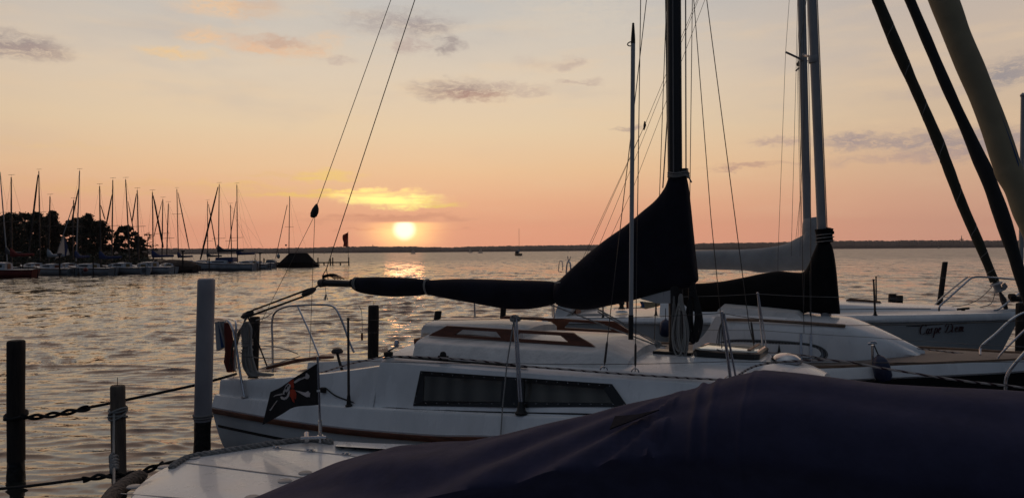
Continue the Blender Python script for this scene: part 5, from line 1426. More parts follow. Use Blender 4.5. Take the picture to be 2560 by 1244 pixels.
tag(hm2.build('jetty_beam', 'post_wood'), 'dark beam across the post at the right picture edge', 'beam')
tp = MB(); tp.tube([P(2552, 700, 16), P(2557, 238, 16)], [.046, .038], 12); tp.lathe(P(2557, 238, 16), [(.05, -.03), (.055, 0), (.03, .03), (.01, .05)], 10)
tp.build
tpo = thing('flagpole', [P(2552, 700, 16)[0], P(2552, 700, 16)[1], 0], 'bare grey pole at the right picture edge behind the rolled sails', 'pole')
tp.tube([V(P(2552, 700, 16)[0], P(2552, 700, 16)[1], -.8), P(2552, 700, 16)], .048, 12); tp.build('shaft', 'grey_alloy', tpo)


mat('tan_cord', (.17, .135, .11), .9, var=.4, vscale=30, bump=.8, bscale=90)
mat('grey_cord', (.26, .25, .24), .9, var=.4, vscale=30, bump=.8, bscale=90)
# ------------------------------------------------------------------ mooring ropes
def rope_thing(name, m, lists, r, label, cat='rope', n=8):
    b = MB()
    for l in lists: b.tube(l, r, n)
    o = b.build(name, m); return tag(o, label, cat)


def twist(path, r, pitch, strands=2, rr=.6):
    """two strands laid round each other along a path"""
    out = []
    pts = smooth_pts(path, 10)
    for s_ in range(strands):
        l = []; acc = 0
        for i, p in enumerate(pts):
            t = pts[min(i + 1, len(pts) - 1)] - pts[max(i - 1, 0)]; t /= np.linalg.norm(t)
            if i: acc += np.linalg.norm(p - pts[i - 1])
            a = V(0, 0, 1) - t * t[2]; a /= np.linalg.norm(a); b = np.cross(t, a)
            ph = 2 * math.pi * (acc / pitch + s_ / strands)
            l.append(p + (a * math.cos(ph) + b * math.sin(ph)) * r * rr)
        out.append(l)
    return out


def ring_path(c, r, tilt=.02, n=25, ph=0, turns=1.0): return [np.array(c) + V(math.cos(a) * r, math.sin(a) * r, tilt * math.sin(a + ph)) for a in np.linspace(0, 2 * math.pi * turns, int(n * turns))]


zL = P(40, 1040, 8.8)[2]
cL = pLb + pLd * zL
wrapL = [ring_path(cL, .112, .02, ph=1), ring_path(cL + V(0, 0, .022), .110, .03)]
tw = twist([P(55, 1040, 8.70), P(90, 1041, 8.70), P(150, 1033, 8.75), P(205, 1022, 8.8), P(222, 1018, 8.8)], .028, .34, 2, .8)
rope_thing('mooring_line', 'dark_rope', wrapL + tw + tw[:1] + [smooth_pts([P(200, 1022, 8.8), P(280, 1006, 8.95), P(400, 981, 9.15), P(500, 959, 9.3), P(566, 941, 9.6), P(590, 934, 9.9)], 6)], .017, 'black mooring line with a twisted end running from the left post past the sleeved post')
cM = pMb + pMd * P(297, 1030, 8.3)[2]
pale = [ring_path(cM + V(0, 0, .035), .088, .02), ring_path(cM + V(0, 0, .01), .090, .045, ph=2), ring_path(cM + V(0, 0, -.02), .089, .05, ph=.5), ring_path(cM + V(0, 0, -.045), .088, .02, ph=3)]
dn = [P(285, 1035, 8.2), P(284, 1100, 8.0), P(284, 1142, 7.6)]
dn2 = [P(285, 1170, 7.3), P(285, 1210, 6.6), P(284, 1262, 5.6)]
rope_thing('mooring_line', 'pale_rope', pale + [dn, dn2], .0115, 'pale mooring rope knotted round the grey post and running down to the front')
kn = twist([P(284, 1138, 7.55), P(285, 1155, 7.45), P(286, 1176, 7.3)], .034, .12, 2, .8)
rope_thing('splice_knot', 'grey_cord', kn, .020, 'thick pale knot halfway down the front mooring rope', 'knot')
bt = twist([P(208, 1198, 7.7), P(250, 1190, 7.65), P(300, 1186, 7.6), P(350, 1180, 7.55), P(405, 1158, 7.5)], .024, .40, 2, .8)
rope_thing('mooring_line', 'dark_rope', [smooth_pts([P(-60, 1226, 8.2), P(60, 1215, 8.1), P(140, 1205, 8.0), P(215, 1195, 7.7)], 6), smooth_pts([P(405, 1160, 7.5), P(440, 1152, 7.4), P(480, 1150, 7.2)], 5)] + bt + bt[:1], .016, 'dark mooring line low over the water at the bottom left, thick where it is twisted')
gr_ = [PZ(x, y, .875) for x, y in ((428, 1166), (470, 1143), (540, 1130), (620, 1117), (700, 1105), (760, 1098), (790, 1098), (830, 1104))]
rope_thing('gunwale_rope', 'grey_cord', twist(gr_, .022, .16, 3, .8), .0135, 'grey twisted rope lying along the far edge of the white stern deck')
rope_thing('gunwale_rope', 'tan_cord', twist([p + V(0, 0, -.03) + V(-.02, .10, 0) for p in gr_[2:]], .016, .10, 3, .8), .012, 'thinner tan rope beside the grey one on the far deck edge')
bf = twist([P(352, 1190, 6.6), P(332, 1199, 6.45), P(308, 1214, 6.25), P(286, 1232, 6.0), P(266, 1258, 5.7), P(250, 1292, 5.4)], .042, .24, 4, .80)
rope_thing('rope_fender', 'tan_cord', bf, .030, 'thick plaited brown rope fender against the stern of the foreground boat', 'rope fender')


# ------------------------------------------------------------------ the marina on the left
def marina_boat(pxw, pyw, L, yaw, hull_m, label, mast=None, cover=None, furl=None, cab=.45, beam=None, fb=.95, rail_m='black_stripe', top_m='far_white', window=True, spread=True, mast_m='dark_alloy', extra=None, vane=True, transom_gear=False):
    c = PZ(pxw, pyw, 0)
    c = c + V(0, L / 2 * abs(math.sin(R(yaw))) * .9, 0)
    d = (c - CAM) @ _f
    fr = Frame(c[:2], yaw)
    L = L * .9
    root = thing('moored_sailboat', c, label, 'sailboat', 'sailboats moored in the marina on the left')
    bm = (beam or L * .31) / 2; h = L / 2
    w_ = spl((-h, bm * .66), (-h * .5, bm * .95), (0, bm), (h * .4, bm * .86), (h * .75, bm * .45), (h, .03))
    z_ = spl((-h, fb * .92), (0, fb * .95), (h, fb * 1.22))
    ss = list(np.linspace(-h, h, 16))
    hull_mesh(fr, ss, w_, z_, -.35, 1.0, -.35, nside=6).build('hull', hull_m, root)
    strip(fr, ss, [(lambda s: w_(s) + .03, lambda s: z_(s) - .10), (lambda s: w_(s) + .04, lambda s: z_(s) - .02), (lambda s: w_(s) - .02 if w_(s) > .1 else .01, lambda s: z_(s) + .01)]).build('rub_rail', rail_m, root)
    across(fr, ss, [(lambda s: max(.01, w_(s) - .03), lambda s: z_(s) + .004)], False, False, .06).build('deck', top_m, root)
    if cab:
        cs = list(np.linspace(-h * .18, h * .45, 8)); wc_ = lambda s: max(.15, w_(s) * .68)
        zz = lambda s: z_(s) + cab * (1 - .5 * max(0, s / (h * .45)) ** 2)
        cb_ = across(fr, cs, [(wc_, lambda s: z_(s)), (lambda s: wc_(s) - .10, zz)], True, True, .10).build('cabin', top_m, root)
        if window:
            for sg in (1, -1):
                wm = MB(); rows = []
                for k in (.35, .75):
                    rows.append([fr.pt(s, sg * (wc_(s) - .10 * k + .012), z_(s) + k * (zz(s) - z_(s))) for s in np.linspace(-h * .10, h * .28, 5)])
                wm.grid(rows); wm.build('window', 'frame_black', cb_, smooth=0)
        dm_ = MB(); dm_.slab([[(-.32, 0), (.32, 0), (.28, cab * 1.0), (-.28, cab * 1.0)]], lambda w, z: fr.pt(-h * .18 - .02, w, z_(0) - .1 + z), fr.u * -.02); dm_.build('companionway', 'teak' if L * 10 % 2 < 1 else 'yellow_panel', cb_, smooth=0)
    bs_ = MB()  # black band added low on the hull, painting in the shade at the waterline
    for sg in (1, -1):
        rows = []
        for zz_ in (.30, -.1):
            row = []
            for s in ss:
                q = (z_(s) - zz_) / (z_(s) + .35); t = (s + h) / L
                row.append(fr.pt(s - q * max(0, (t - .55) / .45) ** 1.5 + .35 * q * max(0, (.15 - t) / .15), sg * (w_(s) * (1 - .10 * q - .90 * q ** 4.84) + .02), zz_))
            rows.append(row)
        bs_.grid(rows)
    bs_.build('boot_stripe_and_shade', 'black_stripe', root, smooth=0)
    ru = MB(); ru.slab([[(0, -.4), (.10, -.4), (.10, z_(-h) * .9), (0, z_(-h) + .15)]], lambda s, z: fr.pt(-h - .16 - s - (z_(-h) - z) * -.1, -.03, z), fr.n * .06); ru.build('rudder', 'far_dark', root, smooth=0)
    # stern rail
    sr_ = MB(); sr_.tube([fr.pt(-h + .5, w_(-h) , z_(-h)), fr.pt(-h + .45, w_(-h), z_(-h) + .6), fr.pt(-h + .08, w_(-h) * .8, z_(-h) + .62), fr.pt(-h + .08, -w_(-h) * .8, z_(-h) + .62), fr.pt(-h + .45, -w_(-h), z_(-h) + .6), fr.pt(-h + .5, -w_(-h), z_(-h))], .022, 5); sr_.build('stern_rail', 'dark_alloy', root)
    if transom_gear:
        tg_ = MB(); tg_.slab([[(-.16, .25), (.16, .25), (.16, .75), (-.16, .75)]], lambda w, z: fr.pt(-h - .20 + z * .18, w - bm * .25, z), -fr.u * .08); tg_.build('ladder', 'far_dark', root, smooth=0)
    if mast:
        (fx, fy), (tx, ty) = mast
        f_, t_ = P(fx, fy, d), P(tx, ty, d)
        base = f_.copy()
        m1 = MB(); m1.tube([base - (t_ - f_) * .06, base, base + (t_ - f_) * .6, t_], [.085, .085, .08, .06], 8)
        mo = m1.build('mast', mast_m, root)
        if vane:
            vn = MB(); vn.tube([t_ + V(-.35, 0, .28), t_ + V(.4, 0, .30)], .018, 4); vn.tube([t_, t_ + V(.03, 0, .30)], .014, 4); vn.build('wind_vane', 'far_dark', mo)
        if spread:
            for k, hw in (((spread if isinstance(spread, float) else .52), 1.0),):
                q = f_ + (t_ - f_) * k; MB().tube([q - V(hw, 0, .03), q, q + V(hw, 0, .03)], .028, 5).build('spreader', 'dark_alloy', mo)
        kk = .99
        tubes('stay', 'wire', root, [[t_, fr.pt(-h, 0, z_(-h) + .05)], [f_ + (t_ - f_) * kk, fr.pt(0, bm * .9, z_(0))], [f_ + (t_ - f_) * kk, fr.pt(0, -bm * .9, z_(0))]], .009, 4)
        if cover:
            cm__, ln, hz = cover
            dr2 = -fr.u * ln
            cvm = MB(); rg = []
            for t in np.linspace(0, 1, 12):
                top = hz + (.75 * (1 - t / .3) ** 1.3 if t < .3 else .0) + .18; bot = hz - .22 + .10 * t
                r_ = .2 * (1 - .5 * t); pc_ = np.array([f_[0], f_[1], 0]) + dr2 * (t - .03)
                rg.append([pc_ + V(0, 0, (top + bot) / 2 + (top - bot) / 2 * math.sin(a) * (1 + .08 * nz((t * 6, a, pxw)))) + fr.n * r_ * math.cos(a) for a in np.linspace(0, 2 * math.pi, 12, endpoint=False)])
            cvm.loft(rg); cvm.build('boom_cover', cm__, root, smooth=60)
    if furl:
        a, b, wpx = furl
        pa, pb = P(*a, d), P(*b, d); r_ = wpx / 2 / FPX * d * .5
        MB().tube([pa, pa + (pb - pa) * .2, pa + (pb - pa) * .8, pb], [r_ * .5, r_ * .9, r_ * 1.1, r_ * .8], 8).build('furled_sail', 'dark_sailcloth' if wpx > 0 else 'sail_white', root)
    if extra: extra(root, fr, d, h, w_, z_)
    return root


def ex_tarp(m, L0=-.5, L1=.5, hgt=1.2, nm='tarpaulin'):
    def f(root, fr, d, h, w_, z_):
        b = MB(); rg = []
        for t in np.linspace(0, 1, 9):
            s = h * 2 * (L0 + (L1 - L0) * t); ww = w_(s) + .1; zt = z_(s) + hgt * (1 - abs(2 * t - 1) ** 3 * .75)
            rg.append([fr.pt(s, ww * a, z_(s) * .45 + (zt - z_(s) * .45) * e) for a, e in ((1, 0), (1.0, .45), (.7, .78), (.1, 1), (-.1, 1), (-.7, .78), (-1, .45), (-1, 0))])
        b.loft(rg, False, True, True); b.build(nm, m, root, smooth=30)
    return f


def ex_box(m, s, w, z, hs, nm):
    def f(root, fr, d, h, w_, z_):
        MB().box(fr.pt(s, w, z), hs, (fr.u, fr.n, V(0, 0, 1))).build(nm, m, root, bevel=.05)
    return f


Yw = 205   # most bows point away to the left
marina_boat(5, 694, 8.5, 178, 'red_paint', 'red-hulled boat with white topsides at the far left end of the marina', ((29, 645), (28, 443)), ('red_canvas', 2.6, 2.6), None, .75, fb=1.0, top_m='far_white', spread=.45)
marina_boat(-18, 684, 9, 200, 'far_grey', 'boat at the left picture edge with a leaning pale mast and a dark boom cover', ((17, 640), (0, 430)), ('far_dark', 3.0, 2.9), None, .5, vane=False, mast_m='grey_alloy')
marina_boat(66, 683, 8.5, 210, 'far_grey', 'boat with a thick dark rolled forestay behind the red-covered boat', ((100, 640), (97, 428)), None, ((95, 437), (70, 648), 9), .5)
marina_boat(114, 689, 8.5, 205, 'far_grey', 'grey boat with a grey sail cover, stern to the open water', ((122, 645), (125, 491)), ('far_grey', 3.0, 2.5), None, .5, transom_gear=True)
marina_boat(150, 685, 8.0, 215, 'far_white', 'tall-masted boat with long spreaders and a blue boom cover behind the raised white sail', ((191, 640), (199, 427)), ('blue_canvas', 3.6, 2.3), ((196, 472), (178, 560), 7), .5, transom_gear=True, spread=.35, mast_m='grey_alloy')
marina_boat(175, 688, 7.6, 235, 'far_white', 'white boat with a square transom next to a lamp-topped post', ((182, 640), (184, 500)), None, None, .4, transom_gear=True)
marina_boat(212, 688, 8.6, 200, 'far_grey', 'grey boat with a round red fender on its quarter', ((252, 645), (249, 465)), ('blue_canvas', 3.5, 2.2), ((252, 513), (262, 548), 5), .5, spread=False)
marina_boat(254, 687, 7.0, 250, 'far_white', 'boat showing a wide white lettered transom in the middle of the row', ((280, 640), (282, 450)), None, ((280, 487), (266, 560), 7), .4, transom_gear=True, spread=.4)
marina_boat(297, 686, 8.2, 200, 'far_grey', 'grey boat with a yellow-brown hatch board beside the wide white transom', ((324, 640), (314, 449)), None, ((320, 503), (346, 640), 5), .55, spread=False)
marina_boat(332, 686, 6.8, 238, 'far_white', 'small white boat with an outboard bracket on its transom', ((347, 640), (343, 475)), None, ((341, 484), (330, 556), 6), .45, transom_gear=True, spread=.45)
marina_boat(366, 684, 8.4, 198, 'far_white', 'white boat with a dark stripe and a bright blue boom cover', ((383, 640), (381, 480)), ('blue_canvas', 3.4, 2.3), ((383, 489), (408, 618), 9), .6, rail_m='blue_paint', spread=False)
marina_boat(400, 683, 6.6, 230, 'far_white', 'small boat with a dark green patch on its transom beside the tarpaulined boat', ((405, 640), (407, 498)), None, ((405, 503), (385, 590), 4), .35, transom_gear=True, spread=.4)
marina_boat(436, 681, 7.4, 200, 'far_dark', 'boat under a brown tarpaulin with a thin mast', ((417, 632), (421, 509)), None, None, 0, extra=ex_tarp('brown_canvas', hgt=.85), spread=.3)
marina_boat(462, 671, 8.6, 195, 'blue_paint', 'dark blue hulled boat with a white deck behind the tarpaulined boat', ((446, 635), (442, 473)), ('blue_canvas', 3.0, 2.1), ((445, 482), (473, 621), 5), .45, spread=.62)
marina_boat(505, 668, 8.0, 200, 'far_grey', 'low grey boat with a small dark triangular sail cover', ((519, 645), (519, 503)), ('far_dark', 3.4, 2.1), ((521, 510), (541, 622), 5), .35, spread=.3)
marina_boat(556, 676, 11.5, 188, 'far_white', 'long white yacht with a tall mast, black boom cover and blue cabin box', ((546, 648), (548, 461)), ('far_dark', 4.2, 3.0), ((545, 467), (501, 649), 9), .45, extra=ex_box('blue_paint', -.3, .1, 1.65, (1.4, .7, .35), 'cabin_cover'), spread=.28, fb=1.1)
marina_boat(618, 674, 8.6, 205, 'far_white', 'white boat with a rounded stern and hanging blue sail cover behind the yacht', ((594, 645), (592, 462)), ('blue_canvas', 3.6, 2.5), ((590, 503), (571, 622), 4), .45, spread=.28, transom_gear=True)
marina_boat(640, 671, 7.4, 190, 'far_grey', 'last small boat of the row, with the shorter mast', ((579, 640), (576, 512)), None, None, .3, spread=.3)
# the boat under a black tent by the jetty
ct = PZ(742, 668, 0); dt = (ct - CAM) @ _f
tent = thing('tented_boat', ct, 'boat under a black tent cover with sloping ends, moored at the small jetty', 'sailboat')
tf = Frame(ct[:2], -180)
b = MB(); rg = []
for px, yt, wd_ in ((690, 662, .5), (700, 655, 1.0), (722, 634, 1.25), (725, 632.5, 1.3), (765, 632, 1.3), (770, 634, 1.25), (785, 650, 1.1), (796, 662, .5)):
    t_ = P(px, yt, dt); z0 = .05
    rg.append([np.array([t_[0], t_[1], 0]) + V(0, w, 0) + V(0, 0, z) for w, z in ((-wd_, z0), (-wd_, .9 if t_[2] > 1.2 else t_[2] * .6), (-.12, t_[2]), (.12, t_[2]), (wd_, .9 if t_[2] > 1.2 else t_[2] * .6), (wd_, z0))])
b.loft(rg, False, True, True); b.build('tent_cover', 'black_canvas', tent, smooth=20)
hull_mesh(tf, list(np.linspace(-4, 4, 10)), spl((-4, .5), (0, 1.2), (4, .1)), lambda s: .55, -.3, nside=5).build('hull', 'far_dark', tent)
m1 = MB(); m1.tube([P(722, 650, dt), P(724, 490, dt)], [.085, .06], 8); tm = m1.build('mast', 'dark_alloy', tent)
MB().tube([P(712, 567, dt), P(734, 567, dt)], .025, 5).build('spreader', 'dark_alloy', tm)
MB().tube([P(718, 512, dt), P(689, 645, dt)], .06, 6).build('furled_sail', 'dark_sailcloth', tent)
tubes('stay', 'wire', tent, [[P(724, 492, dt), P(740, 640, dt)], [P(724, 492, dt), P(775, 650, dt)]], .009, 4)
bl_ = thing('buoy_ball', P(696, 646, dt), 'grey ball fender hoisted on a line left of the black tent', 'fender')
MB().lathe(P(696, 646, dt), [(.05, 0), (.2, .1), (.30, .35), (.27, .62), (.12, .82), (.03, .9)], 12).build('body', 'far_grey', bl_); MB().tube([P(696, 636, dt), P(697, 628, dt)], .03, 5).build('lanyard', 'dark_rope', bl_)
sm = thing('deck_box', P(678, 664, dt + 4), 'low grey covered box on the jetty left of the black tent', 'box')
q = P(678, 656, dt + 4); b = MB(); b.loft([[q + V(a * .9, w, z) for a, z in ((-1, -.9), (-.85, .3), (-.4, .55), (.5, .5), (.95, .25), (1, -.9))] for w in (-.6, .6)]); b.build('cover', 'far_grey', sm, smooth=20)

# jetty with its posts and the red flag
jd = 155.0
jt = thing('jetty', [P(780, 660, jd)[0], P(780, 660, jd)[1], 0], 'low dark wooden jetty reaching into the lake behind the tented boat', 'jetty')
j0, j1 = P(655, 662, jd), P(872, 661, jd); zj = .55
b = MB(); b.box(V((j0[0] + j1[0]) / 2, j0[1], zj), ((j1[0] - j0[0]) / 2, .7, .12)); b.build('deck', 'post_wood', jt)
for px in (660, 668, 690, 703, 795, 810, 826, 832, 851, 872):
    p = P(px, 660, jd - .5); hgt = {872: 1.35, 795: 1.3, 826: 1.2, 832: 1.3, 668: 1.0, 660: 1.3}.get(px, .3)
    MB().tube([V(p[0], p[1], -.6), V(p[0], p[1], zj + hgt - .3)], .13, 8).build('jetty_post', 'post_wood', jt)
rf = thing('red_flag', P(870, 655, jd), 'tall narrow red banner flag on a pole at the jetty end', 'flag')
MB().tube([P(871, 660, jd), P(870, 578, jd)], .045, 6).build('staff', 'dark_alloy', rf)
b = MB(); rows = []
for t in np.linspace(0, 1, 9): rows.append([P(869.5 - u_ * (12.5 - 1.5 * t + 1.2 * math.sin(t * 7)), 581 + u_ * 6 * (1 - t) + 36 * t + u_ * 1.5 * math.sin(5 * t), jd + .25 * math.sin(u_ * 5 + t * 3)) for u_ in np.linspace(0, 1, 7)])
b.grid(rows); b.grid([[p + V(0, .04, 0) for p in r_] for r_ in rows]); b.build('flag_cloth', 'scarf_red', rf)
sfl = thing('pennant', P(716, 640, dt), 'tiny dark square pennant beside the tented boat mast', 'flag'); MB().box(P(715, 612.5, dt), (.16, .02, .14)).build('cloth', 'far_dark', sfl); MB().tube([P(717, 640, dt), P(717, 610, dt)], .012, 4).build('staff', 'dark_alloy', sfl)


def thin_post(px, yt, yb, wpx, label, box=None):
    c = PZ(px, yb, 0); d = (c - CAM) @ _f; t = P(px, yt, d)
    r_ = thing('mooring_post', c, label, 'mooring post', 'slim posts standing before the marina boats')
    MB().tube([c - V(0, 0, .7), t], wpx / 2 / FPX * d, 8).build('shaft', 'post_wood', r_)
    if box: MB().lathe(t, [(.10, -.12), (.26, -.02), (.30, .12), (.14, .20)], 10).build('cap', 'far_dark', r_)


thin_post(149, 636, 689, 4, 'slim dark post with a broad cap in front of the raised white sail', True)
thin_post(57, 652, 690, 3, 'slim dark post in front of the red hull')
thin_post(233, 650, 688, 3, 'slim dark post at the left end of the wide white transom')
thin_post(313, 650, 685, 4, 'slim dark post right of the yellow-brown hatch board')
thin_post(388, 650, 683, 4, 'slim dark post right of the blue boom cover')
thin_post(457, 628, 681, 4, 'slim dark post with a broad cap right of the brown tarpaulin', True)
thin_post(523, 645, 678, 3, 'slim dark post in front of the long white yacht')
thin_post(650, 633, 675, 3, 'slim dark post with a broad cap right of the last boat', True)
thin_post(638, 634, 655, 1.6, 'thin pale stick left of the capped post near the last boat')
# the half-hoisted white sail and the red fender
wsd = 96.0
ws_ = thing('dinghy_sail', P(160, 645, wsd), 'white triangular jib half hoisted among the moored boats', 'sail')
b = MB(); b.slab([[(138, 646), (160, 588), (174, 636), (160, 640)]], lambda x, y: P(x, y, wsd), _f * .03); b.build('sail_cloth', 'sail_white', ws_, smooth=0)
b = MB(); b.slab([[(160, 590), (170, 618), (165, 640), (162, 640)]], lambda x, y: P(x, y, wsd - .05), _f * .02); b.build('blue_edge', 'blue_paint', ws_, smooth=0)
MB().tube([P(138, 648, wsd), P(182, 515, wsd)], .05, 6).build('luff_wire', 'grey_alloy', ws_)
rfn = thing('fender', P(214, 678, 92), 'round red fender on the quarter of a grey moored boat', 'fender'); MB().lathe(P(214, 679, 92), [(.04, 0), (.2, .06), (.28, .25), (.2, .44), (.05, .52)], 12).build('body', 'red_paint', rfn); MB().tube([P(214, 669, 92), P(214, 662, 92)], .02, 4).build('lanyard', 'dark_rope', rfn)


# ------------------------------------------------------------------ wooded bank with single trees
bk = MB()
bx = np.linspace(-60, 445, 40)
rows = []
for k in range(5):
    row = []
    for px in bx:
        d = [128, 134, 150, 200, 260][k] + (px > 390) * 0; p = P(px, 640, d)
        e = min(1, max(0, (445 - px) / 40)) ; z = [-.4, .5, 1.0, 1.4, -.5][k] * (e if k else 1)
        row.append(V(p[0], p[1], z + .15 * nz((px * .05, k, 0))))
    rows.append(row)
bk.grid(rows); tag(bk.build('shore', 'earth'), 'dark grassy bank under the trees at the left', 'bank', kind='structure')


def tree(px, ytop, d, wpx, label, dens=1.0, m='leaf', sparse=False, seed=0):
    rg = np.random.default_rng(100 + seed)
    g = P(px, 640, d); base = V(g[0], g[1], .6); H = P(px, ytop, d)[2] - .6
    root = thing('shore_tree', base, label, 'tree', 'trees on the left bank')
    W = wpx / FPX * d / 2
    tk = MB(); lean = V(rg.uniform(-.06, .06), 0, 1); pts = [base - V(0, 0, .4) + lean * H * t + V(.15 * math.sin(4 * t + seed), 0, 0) * t for t in np.linspace(0, .92, 7)]
    tk.tube(pts, list(np.linspace(.17, .03, 7) * (H / 10)), 7)
    tips = []
    for i in range(9):
        t = rg.uniform(.25, .8); a = rg.uniform(0, 6.28); p0 = base + lean * H * t; L = W * rg.uniform(.5, .95) * (1 - .5 * max(0, t - .5))
        p2 = p0 + V(math.cos(a) * L, math.sin(a) * L, H * rg.uniform(.06, .16)); tk.tube([p0, (p0 + p2) / 2 + V(0, 0, .15), p2], [.06, .04, .02], 5); tips.append(p2)
    tk.build('trunk', 'bark', root)
    n = int((60 if sparse else 130) * dens); cs = []
    for i in range(n):
        t = rg.uniform(.04, 1.0); prof = (.75 + .25 * math.sin(math.pi * t)) * (1 if t < .7 else math.sqrt(max(.04, 1 - ((t - .7) / .31) ** 2)))
        a = rg.uniform(0, 6.28); r_ = W * prof * math.sqrt(rg.uniform(.05, 1)) * (1 + .35 * nz((math.cos(a) * 2, math.sin(a) * 2 + seed, t * 5)))
        cs.append(base + lean * H * t * .935 + V(math.cos(a) * r_, math.sin(a) * r_, 0))
    vs, fs = [], []
    ln = 18 if sparse else 66
    for c in cs:
        sz = rg.uniform(.35, .85) * H / 10
        q = rg.normal(0, 1, (ln, 3)); q /= np.linalg.norm(q, axis=1)[:, None]; q *= (sz * rg.uniform(.2, 1, (ln, 1)))
        for k in range(ln):
            p = c + q[k] * V(1, 1, .7); u_ = rg.normal(0, 1, 3); u_ /= np.linalg.norm(u_); v_ = np.cross(u_, rg.normal(0, 1, 3)); v_ /= np.linalg.norm(v_)
            s_ = rg.uniform(.11, .25) * (.7 if sparse else 1); i0 = len(vs)
            vs += [p - u_ * s_, p + v_ * s_ * .6, p + u_ * s_, p - v_ * s_ * .6]; fs.append((i0, i0 + 1, i0 + 2, i0 + 3))
    b_ = MB(); b_.add(vs, fs); b_.build('crown', m, root, smooth=0)


TR = [(-22, 522, 140, 60, 'broad dark tree at the very left edge'), (6, 534, 150, 56, 'rounded tree behind the leaning pale mast'), (34, 526, 142, 58, 'tall round tree behind the brown mast of the red boat'), (64, 525, 150, 60, 'flat-topped tree behind the thick rolled forestay'),
      (84, 524, 138, 50, 'tall tree right of the thick dark mast'), (112, 537, 152, 46, 'lower tree in the dip left of the spiky top'), (126, 521, 142, 26, 'slim pointed tree with a spiky top'), (146, 553, 150, 44, 'low bushy tree above the white jib'),
      (172, 545, 146, 46, 'tree behind the tall long-spreadered mast'), (198, 537, 150, 46, 'rounded tree right of the tallest mast'), (214, 529, 144, 36, 'tallest tree of the middle group'), (238, 545, 150, 42, 'tree behind the dark rolled sail in mid row'),
      (259, 546, 148, 34, 'dense tree left of the first gap of sky'), (282, 570, 156, 40, 'thin-leaved tree in the gap with sky between its leaves'), (312, 559, 150, 54, 'big round tree right of the sky gap'), (346, 588, 152, 32, 'low tree right of the big round one'), (371, 578, 156, 36, 'sparse lace-like tree at the right end of the bank'),
      (-45, 530, 150, 50, 'outermost tree cut by the left edge')]
for i, (px, yt, d, wpx, lb) in enumerate(TR):
    sp_ = i in (13, 16)
    tree(px, yt, d, wpx * 1.18, lb, 1.0 if not sp_ else .8, 'leaf' if i % 3 else 'leaf_autumn', sp_, i)
# undergrowth along the foot of the bank
ug = MB(); vs, fs = [], []; rg = np.random.default_rng(5)
for i in range(7000):
    px = rg.uniform(-55, 415); d = rg.uniform(131, 150); lim = 4.2 * min(1, max(.1, (400 - px) / 60)) * (.6 + .5 * nz((px * .05, 3, 0)))
    g = P(px, 640, d); p = V(g[0], g[1], .5 + rg.uniform(0, 1) ** 1.4 * max(.4, lim)); u_ = rg.normal(0, 1, 3); u_ /= np.linalg.norm(u_); v_ = np.cross(u_, rg.normal(0, 1, 3)); v_ /= np.linalg.norm(v_); s_ = rg.uniform(.12, .32); i0 = len(vs)
    vs += [p - u_ * s_, p + v_ * s_ * .6, p + u_ * s_, p - v_ * s_ * .6]; fs.append((i0, i0 + 1, i0 + 2, i0 + 3))
ug.add(vs, fs); tag(ug.build('undergrowth', 'leaf', smooth=0), 'dark undergrowth along the foot of the left bank', 'undergrowth', kind='stuff')


# ------------------------------------------------------------------ far sails on the lake and masts on the hills
def far_sail(px, yb, hpx, d, label, lean=1, jib=True, dark=False):
    c = PZ(px, yb, 0); c = c / 1.0
    dd = (c - CAM) @ _f
    if dd < 0 or dd > d: c = np.array([ray(px, yb)[0] * d, ray(px, yb)[1] * d, 0.0]); dd = d
    k = dd / FPX; H = hpx * k
    r_ = thing('sailing_boat', c, label, 'sailboat', 'boats sailing far out on the lake')
    fr = Frame(c[:2], (75 if dark else 5) if lean > 0 else 175)
    Lh = H * .42
    hull_mesh(fr, list(np.linspace(-Lh, Lh, 9)), spl((-Lh, H * .06), (0, H * .10), (Lh, .02)), lambda s: H * .09, -.3, .6, nside=4).build('hull', 'far_dark' if dark else 'far_white', r_)
    MB().tube([fr.pt(0, 0, .2), fr.pt(0, 0, H)], max(.05, H * .006), 6).build('mast', 'dark_alloy', r_)
    if not dark:
        MB().slab([[(-.02, .12), (-.02, .97), (-.15, .66), (-.36, .12)]], lambda s, z: fr.pt(s * H, 0, z * H), fr.n * .05).build('mainsail', 'sail_white', r_, smooth=0)
        if jib: MB().slab([[(.02, .80), (.02, .12), (.32, .10)]], lambda s, z: fr.pt(s * H, 0, z * H), fr.n * .05).build('jib', 'sail_white', r_, smooth=0)
    return r_


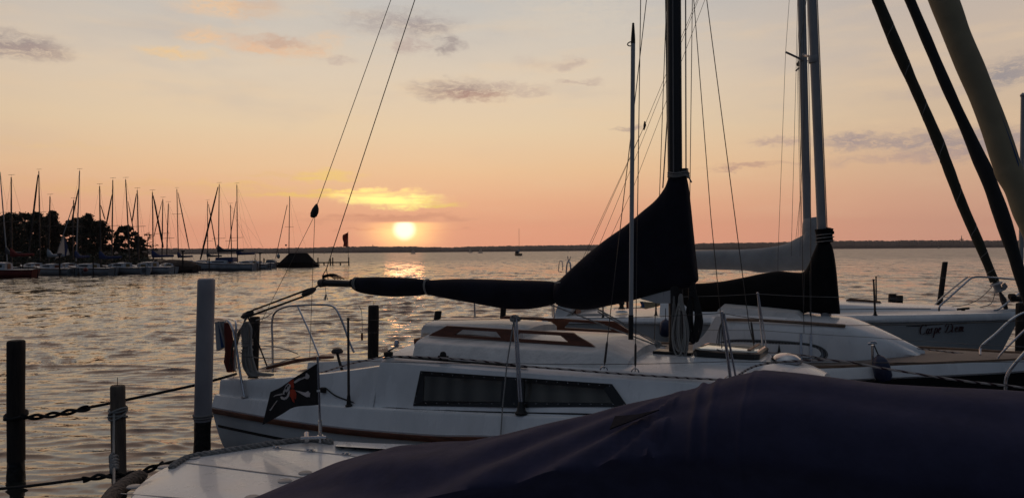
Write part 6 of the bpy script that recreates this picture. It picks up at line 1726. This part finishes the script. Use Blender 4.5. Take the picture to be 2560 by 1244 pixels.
far_sail(1033, 633, 16, 900, 'small white-sailed boat just right of the sun glitter', 1)
far_sail(1176, 630.5, 13, 1300, 'left one of two white sails close together under the far hills')
far_sail(1201, 631.5, 15, 1000, 'right one of two white sails close together under the far hills', -1)
far_sail(811, 633.5, 7, 1500, 'tiny white sail left of the red banner flag')
far_sail(532, 636, 7, 1500, 'tiny white sail above the low grey moored boat')
far_sail(1420, 628, 5, 1800, 'tiny white sail left of the big navy mast cover')
far_sail(2347, 621, 7, 1500, 'tiny white sail under the hills right of the lettered boat')
bs_ = far_sail(1298, 638.5, 68, 400, 'dark boat under bare mast in open water right of the sun', 1, dark=True)
fr_ = BASE[bs_.name]; MB().lathe(fr_ + V(-1.2, 0, 1.1), [(.9, 0), (1.0, .8), (.7, 1.5), (.2, 1.8)], 10).build('cockpit_tent', 'far_dark', bs_); MB().tube([fr_ + V(.1, 0, 3.4), fr_ + V(-.5, 0, 1.5)], .5, 8).build('furled_mainsail', 'far_white', bs_)


def hill_mast(px, y0, y1, label, disc=False):
    d = 3080.0; c = P(px, y0, d); r_ = thing('radio_mast', V(c[0], c[1], c[2] - 12), label, 'radio mast')
    MB().tube([V(c[0], c[1], c[2] - 12), P(px, y1 + (y0 - y1) * .45, d), P(px, y1, d)], [2.2, 1.6, .8], 6).build('shaft', 'hill_wood', r_)
    if disc: MB().lathe(P(px, y0 - (y0 - y1) * .42, d), [(1.5, -2.5), (7.5, -1.2), (7.5, 1.2), (1.5, 2.5)], 12).build('platform', 'hill_wood', r_)


hill_mast(2404, 606, 588, 'thin radio tower with a round platform on the right-hand hills', True)
hill_mast(932, 619, 611, 'short thin mast on the hill ridge left of the sun')


# ------------------------------------------------------------------ evening haze over the lake
hz = MB(); hz.box((0, 0, 69), (3800, 3800, 72))
hm_ = bpy.data.materials.new('lake_haze'); hm_.use_nodes = True
ht = hm_.node_tree; ht.nodes.clear()
hv = ht.nodes.new('ShaderNodeVolumePrincipled'); hv.inputs['Color'].default_value = (.95, .85, .86, 1); hv.inputs['Density'].default_value = 7.5e-5; hv.inputs['Anisotropy'].default_value = .2
ho = ht.nodes.new('ShaderNodeOutputMaterial'); ht.links.new(hv.outputs[0], ho.inputs['Volume'])
MATS['lake_haze'] = hm_
hzo = hz.build('haze', 'lake_haze', base=(0, 0, 0), smooth=0)
tag(hzo, 'thin evening haze lying over the lake', 'haze', kind='stuff')
